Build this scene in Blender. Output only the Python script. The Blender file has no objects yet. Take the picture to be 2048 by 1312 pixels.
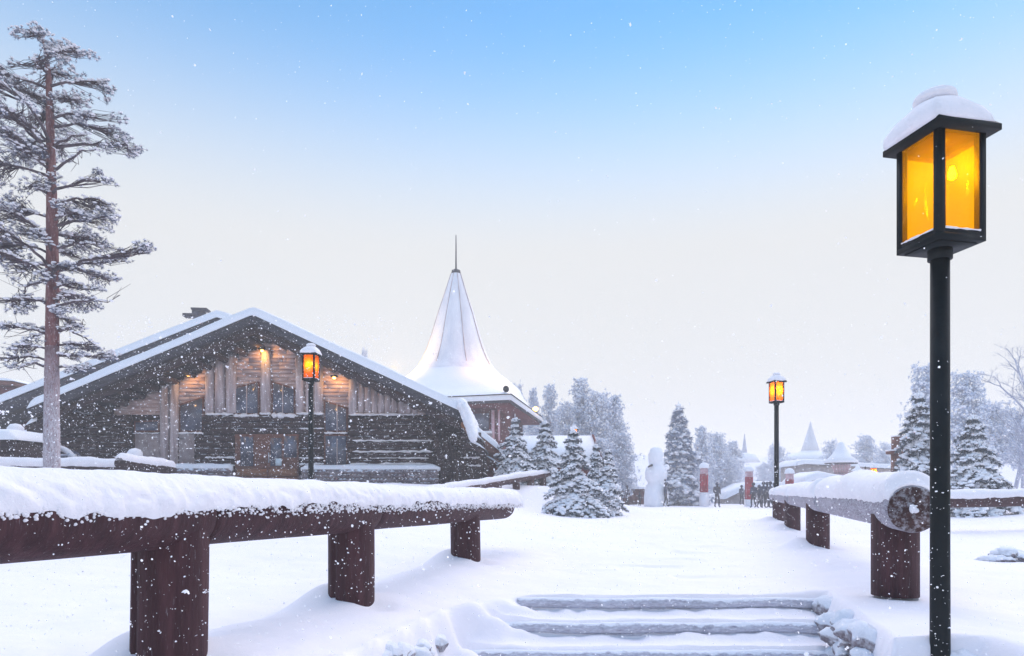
import bpy, math, random
import numpy as np
from math import sin, cos, pi, radians, sqrt

# ------------------------------------------------------------------ camera, sky, light
F = 1365.0; CZ = 0.8; HY = 985.0
sc = bpy.context.scene
col = sc.collection
cd = bpy.data.cameras.new('camera'); cam = bpy.data.objects.new('camera', cd); col.objects.link(cam)
cam.location = (0, 0, CZ); cam.rotation_euler = (pi/2, 0, 0)
cd.sensor_width = 36; cd.lens = 36*F/2048; cd.shift_y = (HY-656)/2048
cd.clip_start = 0.05; cd.clip_end = 3000
sc.camera = cam
sc.view_settings.view_transform = 'Standard'; sc.view_settings.look = 'None'
sc.view_settings.exposure = 0.77; sc.view_settings.gamma = 1
sc.cycles.use_denoising = True
sc.cycles.max_bounces = 8; sc.cycles.diffuse_bounces = 3; sc.cycles.glossy_bounces = 2
sc.cycles.transparent_max_bounces = 12; sc.cycles.volume_bounces = 3
sc.cycles.sample_clamp_indirect = 4

SUN_EL = radians(14); SUN_ROT = radians(215)
w = bpy.data.worlds.new('World'); sc.world = w; w.use_nodes = True
nt = w.node_tree; nt.nodes.clear()
sky = nt.nodes.new('ShaderNodeTexSky'); sky.sky_type = 'NISHITA'; sky.sun_disc = False
sky.sun_elevation = SUN_EL; sky.sun_rotation = SUN_ROT
sky.air_density = 1.0; sky.dust_density = 0.6; sky.ozone_density = 2.2; sky.altitude = 200
hs = nt.nodes.new('ShaderNodeHueSaturation'); hs.inputs['Saturation'].default_value = 1.45
bg = nt.nodes.new('ShaderNodeBackground'); bg.inputs[1].default_value = 0.15
wo = nt.nodes.new('ShaderNodeOutputWorld')
# pale snow-cloud veil that fills the lower sky and thins out upward
wtc = nt.nodes.new('ShaderNodeTexCoord'); wsx = nt.nodes.new('ShaderNodeSeparateXYZ'); nt.links.new(wtc.outputs['Generated'], wsx.inputs[0])
wmr = nt.nodes.new('ShaderNodeMapRange'); wmr.interpolation_type = 'SMOOTHSTEP'; nt.links.new(wsx.outputs['Z'], wmr.inputs[0])
wmr.inputs[1].default_value = .32; wmr.inputs[2].default_value = .60; wmr.inputs[3].default_value = 1.0; wmr.inputs[4].default_value = .20
wmx = nt.nodes.new('ShaderNodeMix'); wmx.data_type = 'RGBA'; nt.links.new(wmr.outputs[0], wmx.inputs['Factor'])
nt.links.new(sky.outputs[0], hs.inputs['Color']); wtint = nt.nodes.new('ShaderNodeMix'); wtint.data_type = 'RGBA'; wtint.blend_type = 'MULTIPLY'; wtint.inputs['Factor'].default_value = 1; wtint.inputs[7].default_value = (1.66, 1.72, 1.57, 1); nt.links.new(hs.outputs[0], wtint.inputs[6]); nt.links.new(wtint.outputs[2], wmx.inputs[6]); wmx.inputs[7].default_value = (3.12, 3.18, 3.22, 1)
nt.links.new(wmx.outputs[2], bg.inputs[0]); nt.links.new(bg.outputs[0], wo.inputs[0])
sl = bpy.data.lights.new('sun', 'SUN'); sl.energy = 1.7; sl.angle = radians(75); sl.color = (1.0, 0.87, 0.84)
so = bpy.data.objects.new('sun', sl); col.objects.link(so)
so.rotation_euler = (radians(35), 0, radians(150)); so.location = (0, 0, 50)

# ------------------------------------------------------------------ helpers
rng = np.random.default_rng(7); random.seed(7)
def at(px, py, Y): return np.array([(px-1024)/F*Y, Y, CZ+(HY-py)/F*Y])
def PX(px, Y): return (px-1024)/F*Y
def PZ(py, Y): return CZ+(HY-py)/F*Y
def ss(t): t = np.clip(t, 0, 1); return t*t*(3-2*t)

def vn2(x, y, seed=0):
    x = np.asarray(x, float); y = np.asarray(y, float)
    xi = np.floor(x).astype(np.int64); yi = np.floor(y).astype(np.int64)
    fx = x-xi; fy = y-yi; fx = fx*fx*(3-2*fx); fy = fy*fy*(3-2*fy)
    def h(a, b):
        n = (a*374761393+b*668265263+seed*144665) & 0x7fffffff
        n = ((n ^ (n >> 13))*1274126177) & 0x7fffffff
        return ((n ^ (n >> 16)) & 0xffff)/65535.0*2-1
    return (h(xi, yi)*(1-fx)+h(xi+1, yi)*fx)*(1-fy)+(h(xi, yi+1)*(1-fx)+h(xi+1, yi+1)*fx)*fy
def fbm(x, y, sc_, seed=0, o=4):
    r = 0; a = 1
    for i in range(o):
        r = r+a*vn2(x/sc_, y/sc_, seed+i*17); a *= .5; sc_ *= .5
    return r

class MB:
    def __init__(s): s.v = []; s.t = []; s.q = []; s.p = []; s.n = 0
    def add(s, v, t=None, q=None):
        v = np.asarray(v, float).reshape(-1, 3)
        if t is not None and len(t): s.t.append(np.asarray(t, np.int64).reshape(-1, 3)+s.n)
        if q is not None and len(q): s.q.append(np.asarray(q, np.int64).reshape(-1, 4)+s.n)
        s.v.append(v); s.n += len(v)
    def poly(s, v, faces):
        for f in faces: s.p.append([i+s.n for i in f])
        s.v.append(np.asarray(v, float).reshape(-1, 3)); s.n += len(v)
    def build(s, name, mat, parent=None, org=(0, 0, 0), smooth=True, **tags):
        me = bpy.data.meshes.new(name)
        V = np.concatenate(s.v)-np.asarray(org, float)
        T = np.concatenate(s.t) if s.t else np.zeros((0, 3), np.int64)
        Q = np.concatenate(s.q) if s.q else np.zeros((0, 4), np.int64)
        pl = np.array([i for f in s.p for i in f], np.int64)
        loops = np.concatenate([T.ravel(), Q.ravel(), pl])
        tot = np.concatenate([np.full(len(T), 3), np.full(len(Q), 4), np.array([len(f) for f in s.p], np.int64)]).astype(np.int32)
        start = np.concatenate([[0], np.cumsum(tot)[:-1]]).astype(np.int32)
        me.vertices.add(len(V)); me.vertices.foreach_set('co', V.astype(np.float32).ravel())
        me.loops.add(len(loops)); me.loops.foreach_set('vertex_index', loops.astype(np.int32))
        me.polygons.add(len(tot)); me.polygons.foreach_set('loop_start', start)
        if smooth: me.polygons.foreach_set('use_smooth', np.ones(len(tot), bool))
        me.update(calc_edges=True); me.validate()
        if mat: me.materials.append(mat)
        o = bpy.data.objects.new(name, me); col.objects.link(o)
        if parent is not None: o.parent = parent
        else: o.location = org
        for k, val in tags.items(): o[k] = val
        return o

BQ = np.array([[0,3,2,1],[4,5,6,7],[0,1,5,4],[1,2,6,5],[2,3,7,6],[3,0,4,7]])
def box(mb, x0, x1, y0, y1, z0, z1):
    mb.add([(x0,y0,z0),(x1,y0,z0),(x1,y1,z0),(x0,y1,z0),(x0,y0,z1),(x1,y0,z1),(x1,y1,z1),(x0,y1,z1)], q=BQ)
def obox(mb, c, hx, hy, hz, rz=0):
    v = np.array([(-hx,-hy,-hz),(hx,-hy,-hz),(hx,hy,-hz),(-hx,hy,-hz),(-hx,-hy,hz),(hx,-hy,hz),(hx,hy,hz),(-hx,hy,hz)])
    R = np.array([[cos(rz),-sin(rz),0],[sin(rz),cos(rz),0],[0,0,1]])
    mb.add(v@R.T+np.asarray(c), q=BQ)
def prism(mb, pts, y0, y1):      # pts (x,z) polygon, clockwise or not, extruded in y
    n = len(pts); v = [(x, y0, z) for x, z in pts]+[(x, y1, z) for x, z in pts]
    a = sum(pts[i][0]*pts[(i+1) % n][1]-pts[(i+1) % n][0]*pts[i][1] for i in range(n))
    f = [list(range(n)), list(range(2*n-1, n-1, -1))]
    f += [[(i+1) % n, i, i+n, (i+1) % n+n] for i in range(n)]
    if a < 0: f = [x[::-1] for x in f]
    mb.poly(v, f)
def tube(mb, P, R, n=8, caps=True, jit=0):
    P = np.asarray(P, float); m = len(P); R = np.broadcast_to(np.asarray(R, float), (m,))
    T = np.gradient(P, axis=0); T /= np.linalg.norm(T, axis=1)[:, None]+1e-9
    ref = np.array([0, 0, 1.0]) if abs(T[:, 2]).mean() < .8 else np.array([0, 1.0, 0])
    A = np.cross(T, ref); A /= np.linalg.norm(A, axis=1)[:, None]+1e-9
    B = np.cross(A, T)
    th = np.arange(n)/n*2*pi
    rr = R[:, None]*np.ones(n)
    if jit: rr = rr*(1+rng.normal(0, jit, rr.shape))
    V = P[:, None, :]+(A[:, None, :]*np.cos(th)[None, :, None]+B[:, None, :]*np.sin(th)[None, :, None])*rr[:, :, None]
    i = np.arange(m-1)[:, None]*n; j = np.arange(n)[None, :]; j2 = (j+1) % n
    q = np.stack([i+j, i+j2, i+n+j2, i+n+j], -1).reshape(-1, 4)
    b = mb.n; mb.add(V.reshape(-1, 3), q=q)
    if caps:
        mb.p.append([b+k for k in range(n)][::-1] if False else [b+k for k in range(n-1, -1, -1)]); mb.p.append([b+(m-1)*n+k for k in range(n)])
def lathe(mb, prof, c=(0, 0, 0), n=24, noise=0, seed=0, sq=None, rot=0):
    th = np.arange(n)/n*2*pi; m = len(prof); V = []
    for k, (r, z) in enumerate(prof):
        rr = np.full(n, r)
        if sq is not None and sq[k] > 0:
            a = (th-rot+pi/4) % (pi/2)-pi/4
            rr = r*((1-sq[k])+sq[k]/np.cos(a))
        if noise: rr = rr*(1+noise*vn2(th*2.2+seed*3.1, np.full(n, z*7+k*.7), seed))
        V.append(np.stack([c[0]+rr*np.cos(th), c[1]+rr*np.sin(th), np.full(n, c[2]+z)], 1))
    i = np.arange(m-1)[:, None]*n; j = np.arange(n)[None, :]; j2 = (j+1) % n
    q = np.stack([i+j, i+j2, i+n+j2, i+n+j], -1).reshape(-1, 4)
    b = mb.n; mb.add(np.concatenate(V), q=q)
    mb.p.append([b+k for k in range(n-1, -1, -1)]); mb.p.append([b+(m-1)*n+k for k in range(n)])

def ico(sub):
    t = (1+5**.5)/2
    v = [(-1,t,0),(1,t,0),(-1,-t,0),(1,-t,0),(0,-1,t),(0,1,t),(0,-1,-t),(0,1,-t),(t,0,-1),(t,0,1),(-t,0,-1),(-t,0,1)]
    f = [(0,11,5),(0,5,1),(0,1,7),(0,7,10),(0,10,11),(1,5,9),(5,11,4),(11,10,2),(10,7,6),(7,1,8),(3,9,4),(3,4,2),(3,2,6),(3,6,8),(3,8,9),(4,9,5),(2,4,11),(6,2,10),(8,6,7),(9,8,1)]
    v = [np.array(a)/np.linalg.norm(a) for a in v]
    for _ in range(sub):
        c = {}; nf = []
        def mid(a, b):
            k = (min(a, b), max(a, b))
            if k not in c:
                m = v[a]+v[b]; v.append(m/np.linalg.norm(m)); c[k] = len(v)-1
            return c[k]
        for a, b, d in f:
            x, y, z = mid(a, b), mid(b, d), mid(d, a)
            nf += [(a,x,z),(b,y,x),(d,z,y),(x,y,z)]
        f = nf
    return np.array(v), np.array(f)
ICO = [ico(0), ico(1), ico(2), ico(3)]
OCT = (np.array([(1,0,0),(0,1,0),(-1,0,0),(0,-1,0),(0,0,1),(0,0,-1.)]), np.array([(0,1,4),(1,2,4),(2,3,4),(3,0,4),(1,0,5),(2,1,5),(3,2,5),(0,3,5)]))
def blobs(mb, C, R, sub=0, jit=.2, rg=None, yaw=True, shape=None):
    rg = rg or rng
    C = np.asarray(C, float).reshape(-1, 3); n = len(C)
    if n == 0: return
    R = np.broadcast_to(np.asarray(R, float), (n, 3))
    v, f = shape if shape else ICO[sub]
    V = v[None]*(1+rg.normal(0, jit, (n, len(v), 1)))*R[:, None, :]
    if yaw:
        a = rg.uniform(0, 2*pi, n); c = np.cos(a)[:, None]; s = np.sin(a)[:, None]
        x = V[:, :, 0]*c-V[:, :, 1]*s; y = V[:, :, 0]*s+V[:, :, 1]*c; V = np.stack([x, y, V[:, :, 2]], -1)
    V = V+C[:, None, :]
    mb.add(V.reshape(-1, 3), t=(f[None]+np.arange(n)[:, None, None]*len(v)).reshape(-1, 3))
def needles(mb, C, size, n=8, width=.1, up=.2, rg=None, bias=None):
    rg = rg or rng
    C = np.asarray(C, float).reshape(-1, 3); N = len(C)
    if N == 0: return
    size = np.broadcast_to(np.asarray(size, float), (N,))
    d = rg.normal(0, 1, (N, n, 3)); d[:, :, 2] += up
    if bias is not None: d += np.asarray(bias)[:, None, :]*1.2
    d /= np.linalg.norm(d, axis=2)[..., None]
    L = size[:, None]*rg.uniform(.6, 1.1, (N, n))
    s = np.cross(d, rg.normal(0, 1, (N, n, 3))); s /= np.linalg.norm(s, axis=2)[..., None]+1e-9
    wd = (size[:, None]*width)[..., None]
    p = C[:, None, :]
    a = p+s*wd; b = p-s*wd; c = p+d*L[..., None]
    V = np.stack([a, b, c], 2).reshape(-1, 3)
    mb.add(V, t=np.arange(len(V)).reshape(-1, 3))

def tag(o, label=None, cat=None, group=None, kind=None):
    if label: o['label'] = label
    if cat: o['category'] = cat
    if group: o['group'] = group
    if kind: o['kind'] = kind
    return o
def empty(name, loc, label, cat, group=None, rz=0):
    o = bpy.data.objects.new(name, None); o.empty_display_size = .3; col.objects.link(o)
    o.location = [float(a) for a in loc]; o.rotation_euler = (0, 0, rz)
    return tag(o, label, cat, group)
def copy_tree(o, loc, label, rz=0, scale=1.0):
    c = o.copy(); col.objects.link(c)
    def rec(a, b):
        for ch in list(a.children):
            k = ch.copy(); col.objects.link(k); k.parent = b; rec(ch, k)
    rec(o, c)
    c.location = [float(a) for a in loc]; c.rotation_euler = (0, 0, rz)
    c.scale = (scale,)*3 if not hasattr(scale, '__len__') else scale
    c['label'] = label
    return c

# ------------------------------------------------------------------ materials
def mat(name, c1, c2=None, rough=.8, scale=5, stretch=(1, 1, 1), bump=0, bscale=None, snow=0, snow_noise=8, spec=.3, detail=6, c3=None, frost=0, sss=0, flecks=0):
    m = bpy.data.materials.new(name); m.use_nodes = True; N = m.node_tree; n = N.nodes; L = N.links
    b = n['Principled BSDF']; b.inputs['Roughness'].default_value = rough
    b.inputs['Specular IOR Level'].default_value = spec
    tc = n.new('ShaderNodeTexCoord'); mp = n.new('ShaderNodeMapping'); mp.inputs['Scale'].default_value = stretch
    L.new(tc.outputs['Object'], mp.inputs[0])
    nz = n.new('ShaderNodeTexNoise'); nz.inputs['Scale'].default_value = scale; nz.inputs['Detail'].default_value = detail
    nz.inputs['Roughness'].default_value = .6
    L.new(mp.outputs[0], nz.inputs['Vector'])
    cr = n.new('ShaderNodeValToRGB'); e = cr.color_ramp.elements
    e[0].position = .32; e[0].color = (*c1, 1); e[1].position = .68; e[1].color = (*(c2 or c1), 1)
    if c3: x = cr.color_ramp.elements.new(.5); x.color = (*c3, 1)
    L.new(nz.outputs['Fac'], cr.inputs[0]); outc = cr.outputs[0]
    def mixw(outc, fac):
        mx = n.new('ShaderNodeMix'); mx.data_type = 'RGBA'; L.new(fac, mx.inputs['Factor'])
        L.new(outc, mx.inputs[6]); mx.inputs[7].default_value = (.82, .85, .92, 1); return mx.outputs[2]
    def ramp(src, a, bb):
        r = n.new('ShaderNodeMapRange'); r.inputs[1].default_value = a; r.inputs[2].default_value = bb; L.new(src, r.inputs[0]); return r.outputs[0]
    if snow:      # wind-packed snow sticking to faces that look up
        ge = n.new('ShaderNodeNewGeometry'); sx = n.new('ShaderNodeSeparateXYZ'); L.new(ge.outputs['Normal'], sx.inputs[0])
        n2 = n.new('ShaderNodeTexNoise'); n2.inputs['Scale'].default_value = snow_noise; n2.inputs['Detail'].default_value = 5
        L.new(tc.outputs['Object'], n2.inputs['Vector'])
        ad = n.new('ShaderNodeMath'); ad.operation = 'MULTIPLY_ADD'; L.new(n2.outputs['Fac'], ad.inputs[0]); ad.inputs[1].default_value = 1.6
        L.new(sx.outputs['Z'], ad.inputs[2])
        outc = mixw(outc, ramp(ad.outputs[0], 1.65-snow, 1.9-snow))
    if frost:
        n3 = n.new('ShaderNodeTexNoise'); n3.inputs['Scale'].default_value = 22; n3.inputs['Detail'].default_value = 8; n3.inputs['Roughness'].default_value = .75
        L.new(mp.outputs[0], n3.inputs['Vector'])
        outc = mixw(outc, ramp(n3.outputs['Fac'], .62-frost, .95-frost*.6))
    if flecks:
        vo = n.new('ShaderNodeTexVoronoi'); vo.inputs['Scale'].default_value = flecks; L.new(tc.outputs['Object'], vo.inputs['Vector'])
        r = ramp(vo.outputs['Distance'], .17, .11); outc = mixw(outc, r)
    L.new(outc, b.inputs['Base Color'])
    if sss: b.inputs['Subsurface Weight'].default_value = sss; b.inputs['Subsurface Radius'].default_value = (.03, .05, .09); b.inputs['Subsurface Scale'].default_value = 1
    if bump:
        nb = n.new('ShaderNodeTexNoise'); nb.inputs['Scale'].default_value = bscale or scale*2; nb.inputs['Detail'].default_value = 8; nb.inputs['Roughness'].default_value = .65
        L.new(mp.outputs[0], nb.inputs['Vector'])
        bp = n.new('ShaderNodeBump'); bp.inputs['Strength'].default_value = bump; bp.inputs['Distance'].default_value = .03
        L.new(nb.outputs['Fac'], bp.inputs['Height']); L.new(bp.outputs[0], b.inputs['Normal'])
    return m
def emis(name, c, s):
    m = bpy.data.materials.new(name); m.use_nodes = True; b = m.node_tree.nodes['Principled BSDF']
    b.inputs['Base Color'].default_value = (*c, 1); b.inputs['Emission Color'].default_value = (*c, 1); b.inputs['Emission Strength'].default_value = s
    return m

M = {}
M['snow'] = mat('snow_ground', (.86, .835, .885), (.90, .875, .915), rough=.75, scale=.6, bump=.35, bscale=7, spec=.15)
M['snowcap'] = mat('snow_cap', (.85, .84, .88), (.90, .885, .92), rough=.75, scale=6, bump=.5, bscale=28, spec=.15)
M['snowroof'] = mat('snow_roof', (.84, .86, .91), (.88, .89, .93), rough=.8, scale=.6, bump=.2, bscale=3, spec=.1)
M['rail'] = mat('rail_wood', (.040, .015, .019), (.088, .035, .041), rough=.65, scale=3, stretch=(6, 6, .5), bump=.6, bscale=12, spec=.3, c3=(.058, .022, .027), frost=.015)
M['railfrost'] = mat('frosted_rail_wood', (.14, .11, .14), (.30, .26, .31), rough=.8, scale=3, stretch=(4, .5, 4), bump=.4, bscale=12, frost=.22, snow=.25, snow_noise=9)
M['sawn'] = mat('sawn_log_end', (.035, .018, .018), (.10, .05, .045), rough=.8, scale=12, frost=.15, bump=.5, bscale=30)
M['black'] = mat('dark_painted_metal', (.004, .007, .008), (.010, .015, .017), rough=.55, scale=9, spec=.18, bump=.1, bscale=60)
M['logdark'] = mat('dark_log', (.016, .009, .012), (.055, .033, .038), rough=.8, scale=2.2, stretch=(.5, 1, 5), bump=.5, bscale=6, snow=.05, snow_noise=5)
M['board'] = mat('weathered_board', (.40, .25, .22), (.80, .65, .60), rough=.8, scale=1.6, stretch=(.5, 1, 4), bump=.4, bscale=7, c3=(.64, .47, .43))
M['plank'] = mat('grey_plank', (.32, .25, .26), (.74, .65, .66), rough=.85, scale=2, stretch=(3, 1, .4), bump=.4, bscale=6, c3=(.50, .42, .43))
M['redwall'] = mat('red_brown_wall', (.07, .015, .022), (.16, .040, .045), rough=.8, scale=2, stretch=(1, 1, 4), bump=.3)
M['soffit'] = mat('dark_soffit', (.010, .009, .013), (.030, .024, .030), rough=.85, scale=2, stretch=(1, .5, 1), bump=.4)
M['barge'] = mat('barge_board', (.022, .022, .030), (.055, .055, .070), rough=.8, scale=3, stretch=(.6, 1, 3), bump=.3, frost=.06)
M['glass'] = mat('window_glass', (.05, .06, .09), (.16, .19, .26), rough=.15, scale=1.2, spec=.6)
M['door'] = mat('door_wood', (.11, .045, .035), (.22, .10, .075), rough=.7, scale=3, stretch=(1, 1, 3), bump=.2)
M['door2'] = mat('door_panel', (.20, .085, .045), (.32, .15, .08), rough=.7, scale=3, stretch=(1, 1, 4), bump=.2)
M['stone'] = mat('stone', (.10, .075, .085), (.30, .25, .26), rough=.9, scale=4, bump=.7, bscale=9, snow=.2, snow_noise=5)
M['rock'] = mat('rock', (.14, .11, .12), (.36, .32, .35), rough=.9, scale=6, bump=.8, bscale=16, frost=.18, snow=.95, snow_noise=6)
M['stepwood'] = mat('frosted_step_log', (.20, .19, .25), (.48, .46, .56), rough=.85, scale=4, stretch=(.8, 3, 3), bump=.6, bscale=12, frost=.30, snow=.35, snow_noise=14)
M['bark'] = mat('pine_bark', (.10, .035, .04), (.26, .12, .115), rough=.9, scale=5, stretch=(2, 2, .5), bump=.8, bscale=9, frost=.08)
M['barklow'] = mat('frosted_bark', (.10, .040, .045), (.25, .12, .12), rough=.9, scale=5, stretch=(2, 2, .6), bump=.8, bscale=9, frost=.30)
_nt = M['barklow'].node_tree; _mx = [q for q in _nt.nodes if q.type == 'MIX'][-1]; _ms = _mx.inputs['Factor'].links[0].from_socket
_sx = _nt.nodes.new('ShaderNodeSeparateXYZ'); _nt.links.new(_nt.nodes['Texture Coordinate'].outputs['Object'], _sx.inputs[0]); _mr = _nt.nodes.new('ShaderNodeMapRange'); _mr.inputs[1].default_value = 2.9; _mr.inputs[2].default_value = 1.2; _mr.inputs[3].default_value = .25; _mr.inputs[4].default_value = 1
_nt.links.new(_sx.outputs['Z'], _mr.inputs[0]); _mm = _nt.nodes.new('ShaderNodeMath'); _mm.operation = 'MULTIPLY'; _nt.links.new(_ms, _mm.inputs[0]); _nt.links.new(_mr.outputs[0], _mm.inputs[1]); _nt.links.new(_mm.outputs[0], _mx.inputs['Factor'])
M['twig'] = mat('twig', (.045, .030, .040), (.15, .12, .14), rough=.9, scale=6)
M['needle'] = mat('pine_needles', (.08, .095, .14), (.28, .31, .40), rough=.8, scale=2)
M['sprucefrost'] = mat('half_frosted_needles', (.15, .19, .28), (.38, .45, .58), rough=.85, scale=1)
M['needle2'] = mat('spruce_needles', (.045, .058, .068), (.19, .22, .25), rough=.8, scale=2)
M['frosthazeneedle'] = mat('frosted_hazed_needles', (.45, .53, .68), (.72, .79, .92), rough=.85, scale=1)  # far-tree paleness: frost, plus distance haze painted into the needle colour
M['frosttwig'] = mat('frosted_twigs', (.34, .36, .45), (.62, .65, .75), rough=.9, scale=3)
M['red'] = mat('red_paint', (.26, .002, .02), (.50, .010, .04), rough=.5, scale=3, frost=.04)
M['redfrost'] = mat('frosted_red', (.45, .10, .14), (.62, .35, .40), rough=.7, scale=4, frost=.25)
M['cone'] = mat('frosted_metal_roof', (.66, .66, .72), (.84, .84, .88), rough=.55, scale=.5, stretch=(3, 3, .25), spec=.4, bump=.1, frost=.12)
M['greywall'] = mat('grey_plaster', (.24, .20, .21), (.42, .37, .38), rough=.9, scale=2.5, bump=.3)
M['coat'] = mat('dark_coat', (.02, .025, .04), (.05, .055, .08), rough=.85, scale=6)
M['coat2'] = mat('navy_coat', (.03, .04, .07), (.07, .085, .13), rough=.85, scale=6)
M['coat3'] = mat('maroon_coat', (.10, .02, .03), (.16, .04, .05), rough=.85, scale=6)
M['trouser'] = mat('dark_trousers', (.018, .02, .03), (.04, .045, .06), rough=.9, scale=6)
M['beige'] = mat('button_black', (.03, .03, .03), (.06, .06, .06), rough=.7)
M['paper'] = mat('notice_paper', (.6, .72, .8), (.7, .8, .86), rough=.7)
M['steel'] = mat('galvanised_steel', (.25, .27, .31), (.42, .44, .5), rough=.45, scale=9, spec=.5)
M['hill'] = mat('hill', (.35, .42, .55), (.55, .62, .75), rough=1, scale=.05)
M['bulb'] = emis('lit_bulb', (1.0, .85, .70), 95)
M['bulbfar'] = emis('lit_bulb_far', (1.0, .50, .08), 9)
M['flake'] = None
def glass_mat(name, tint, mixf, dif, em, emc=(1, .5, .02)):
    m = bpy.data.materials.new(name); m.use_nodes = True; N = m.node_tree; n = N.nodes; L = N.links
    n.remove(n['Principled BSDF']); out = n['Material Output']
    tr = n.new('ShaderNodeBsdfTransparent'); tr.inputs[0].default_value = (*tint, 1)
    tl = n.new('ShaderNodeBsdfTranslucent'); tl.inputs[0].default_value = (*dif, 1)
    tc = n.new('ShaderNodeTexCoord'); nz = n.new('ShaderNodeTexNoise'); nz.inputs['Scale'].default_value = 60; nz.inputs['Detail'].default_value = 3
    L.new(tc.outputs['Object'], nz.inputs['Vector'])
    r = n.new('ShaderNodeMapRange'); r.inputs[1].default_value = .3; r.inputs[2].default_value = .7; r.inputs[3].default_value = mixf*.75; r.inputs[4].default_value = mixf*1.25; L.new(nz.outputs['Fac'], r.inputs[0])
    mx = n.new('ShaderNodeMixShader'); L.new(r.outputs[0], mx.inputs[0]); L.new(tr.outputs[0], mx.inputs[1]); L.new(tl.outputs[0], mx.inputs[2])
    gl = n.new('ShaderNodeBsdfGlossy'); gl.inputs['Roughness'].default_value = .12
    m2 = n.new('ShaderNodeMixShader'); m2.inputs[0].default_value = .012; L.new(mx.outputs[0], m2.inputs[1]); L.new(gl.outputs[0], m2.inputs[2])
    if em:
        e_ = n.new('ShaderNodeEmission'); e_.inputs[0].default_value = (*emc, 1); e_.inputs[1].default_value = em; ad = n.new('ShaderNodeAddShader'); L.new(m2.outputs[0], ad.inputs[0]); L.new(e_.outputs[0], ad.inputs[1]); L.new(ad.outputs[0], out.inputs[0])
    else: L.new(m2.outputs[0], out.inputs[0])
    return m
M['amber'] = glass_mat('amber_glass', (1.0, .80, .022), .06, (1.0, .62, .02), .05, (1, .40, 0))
M['amberfar'] = glass_mat('amber_glass_far', (1.0, .62, .015), .4, (1.0, .45, .02), 0)
M['flake'] = glass_mat('snowflake', (1, 1, 1), .01, (1, 1, 1), 0)
_n = M['flake'].node_tree.nodes; _L = M['flake'].node_tree.links; _d = _n.new('ShaderNodeBsdfDiffuse'); _d.inputs[0].default_value = (.95, .96, 1, 1); _t = _n.new('ShaderNodeBsdfTranslucent'); _t.inputs[0].default_value = (.98, .98, 1, 1)
_a = _n.new('ShaderNodeAddShader'); _mx = _n.new('ShaderNodeMixShader'); _L.new(_d.outputs[0], _mx.inputs[1]); _L.new(_t.outputs[0], _mx.inputs[2]); _L.new(_mx.outputs[0], _n['Material Output'].inputs[0])
M['reflector'] = mat('copper_reflector', (.05, .02, .016), (.07, .03, .024), rough=.5)

# ------------------------------------------------------------------ ground
STEP = 0.13; YS = [5.33, 5.02, 4.70, 4.37, 4.0, 3.6, 3.2, 2.8, 2.4]
def lrail(Y): return -2.25+.25*Y
def rrail(Y): return 2.585+.33*(Y-4.4)
def zground(x, y):
    x = np.asarray(x, float); y = np.asarray(y, float)
    far = -.24*ss((y-14)/34)+.16*ss((y-58)/30)
    edge = 2.5+4.7*ss((y-23.5)/5)*(1-ss((y-40)/10))
    lat = ss((edge-x)/6.5)
    rise = lat*(.82*ss((y-6.5)/9.5)+.30*ss((y-17)/7))+.50*ss((-8.3-x)/3.5)*ss((y-7)/6)*(1-.95*ss((y-15.6)/3.2))
    z = far*(1-lat)+rise
    z = z+.45*ss((x-(8+.2*y))/9)*ss((y-6)/10)            # right side rises gently
    z = z+.035*fbm(x, y, 2.2, 3)*ss((y-1)/3)+.010*fbm(x, y, .35, 9)-.022*ss((vn2(x/.42, y/.30, 77)-.35)/.3)*np.exp(-((x-(1.0+.29*(y-5)))/1.0)**2)*ss((y-5.5)/1)
    z = z+.05*fbm(x, y, 9, 21)*ss((y-14)/10)
    # trodden path down the middle of the square
    # ledge under the left railing
    dl = x-lrail(y); near = 1-ss((y-7.0)/1.6)
    z = z+near*(.08*np.exp(-((dl-.05)/.42)**2)-.05*ss((-dl-.35)/.35)*(1-ss((-dl-2)/2)))
    drr = x-rrail(y)
    z = z+.05*np.exp(-(drr/.6)**2)*(1-ss((y-20)/4))
    # little drifts round the posts
    for px_, py_ in [(lrail(q), q) for q in (3.03, 4.68, 7.15)]+[(rrail(q), q) for q in (9.6, 14, 18.7)]:
        d = np.hypot(x-px_+.10, y-py_-.1); z = z+.07*np.exp(-(d/.24)**2)+.09*np.exp(-(np.hypot(x-px_+.27, y-py_-.12)/.20)**2)-.05*np.exp(-(np.hypot(x-px_-.17, y-py_+.10)/.13)**2)
    # stairs
    XL = np.maximum(.02+(y-5.33)*.75, lrail(y)+.62)
    XR = 1.93+.27*(y-3.58)
    st = np.zeros_like(z)
    for i, ys in enumerate(YS):
        yy = ys+.010*vn2(x*3, np.full_like(x, i*5.), 5)
        st = st-STEP*(1-ss((y-(yy-.05))/.05))
        st = st+.055*np.exp(-((y-(yy-.085))/.06)**2)*(.55+.35*vn2(x*3.3, np.full_like(x, i*7.+2), 6)+.25*vn2(x*12, np.full_like(x, i*3.+2), 8))     # snow heaped against each riser
    st = st+.010*fbm(x, y, .22, 31)
    zin = st
    kl = ss((x-XL)/.16); kr = 1-ss((x-XR+.02)/.10)
    low = 1-(1-ss((3.3-y)/1.6)*.8)*ss((x-2.12)/.4)
    kr = np.maximum(kr, (1-ss((y-3.5)/.08))*low*(x > XR-.3))
    k = kl*kr*(1-ss((y-5.30)/.08))
    # mound of snow at the left ends of the steps
    z = z*(1-k)+zin*k
    mound = .13*np.exp(-((x-(XL+.16))/.13)**2)*(.6+.5*np.sin(y*19.5+1.0))*(1-ss((y-5.0)/.3))
    return z+np.clip(mound, 0, 1)*(y < 5.3)
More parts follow.
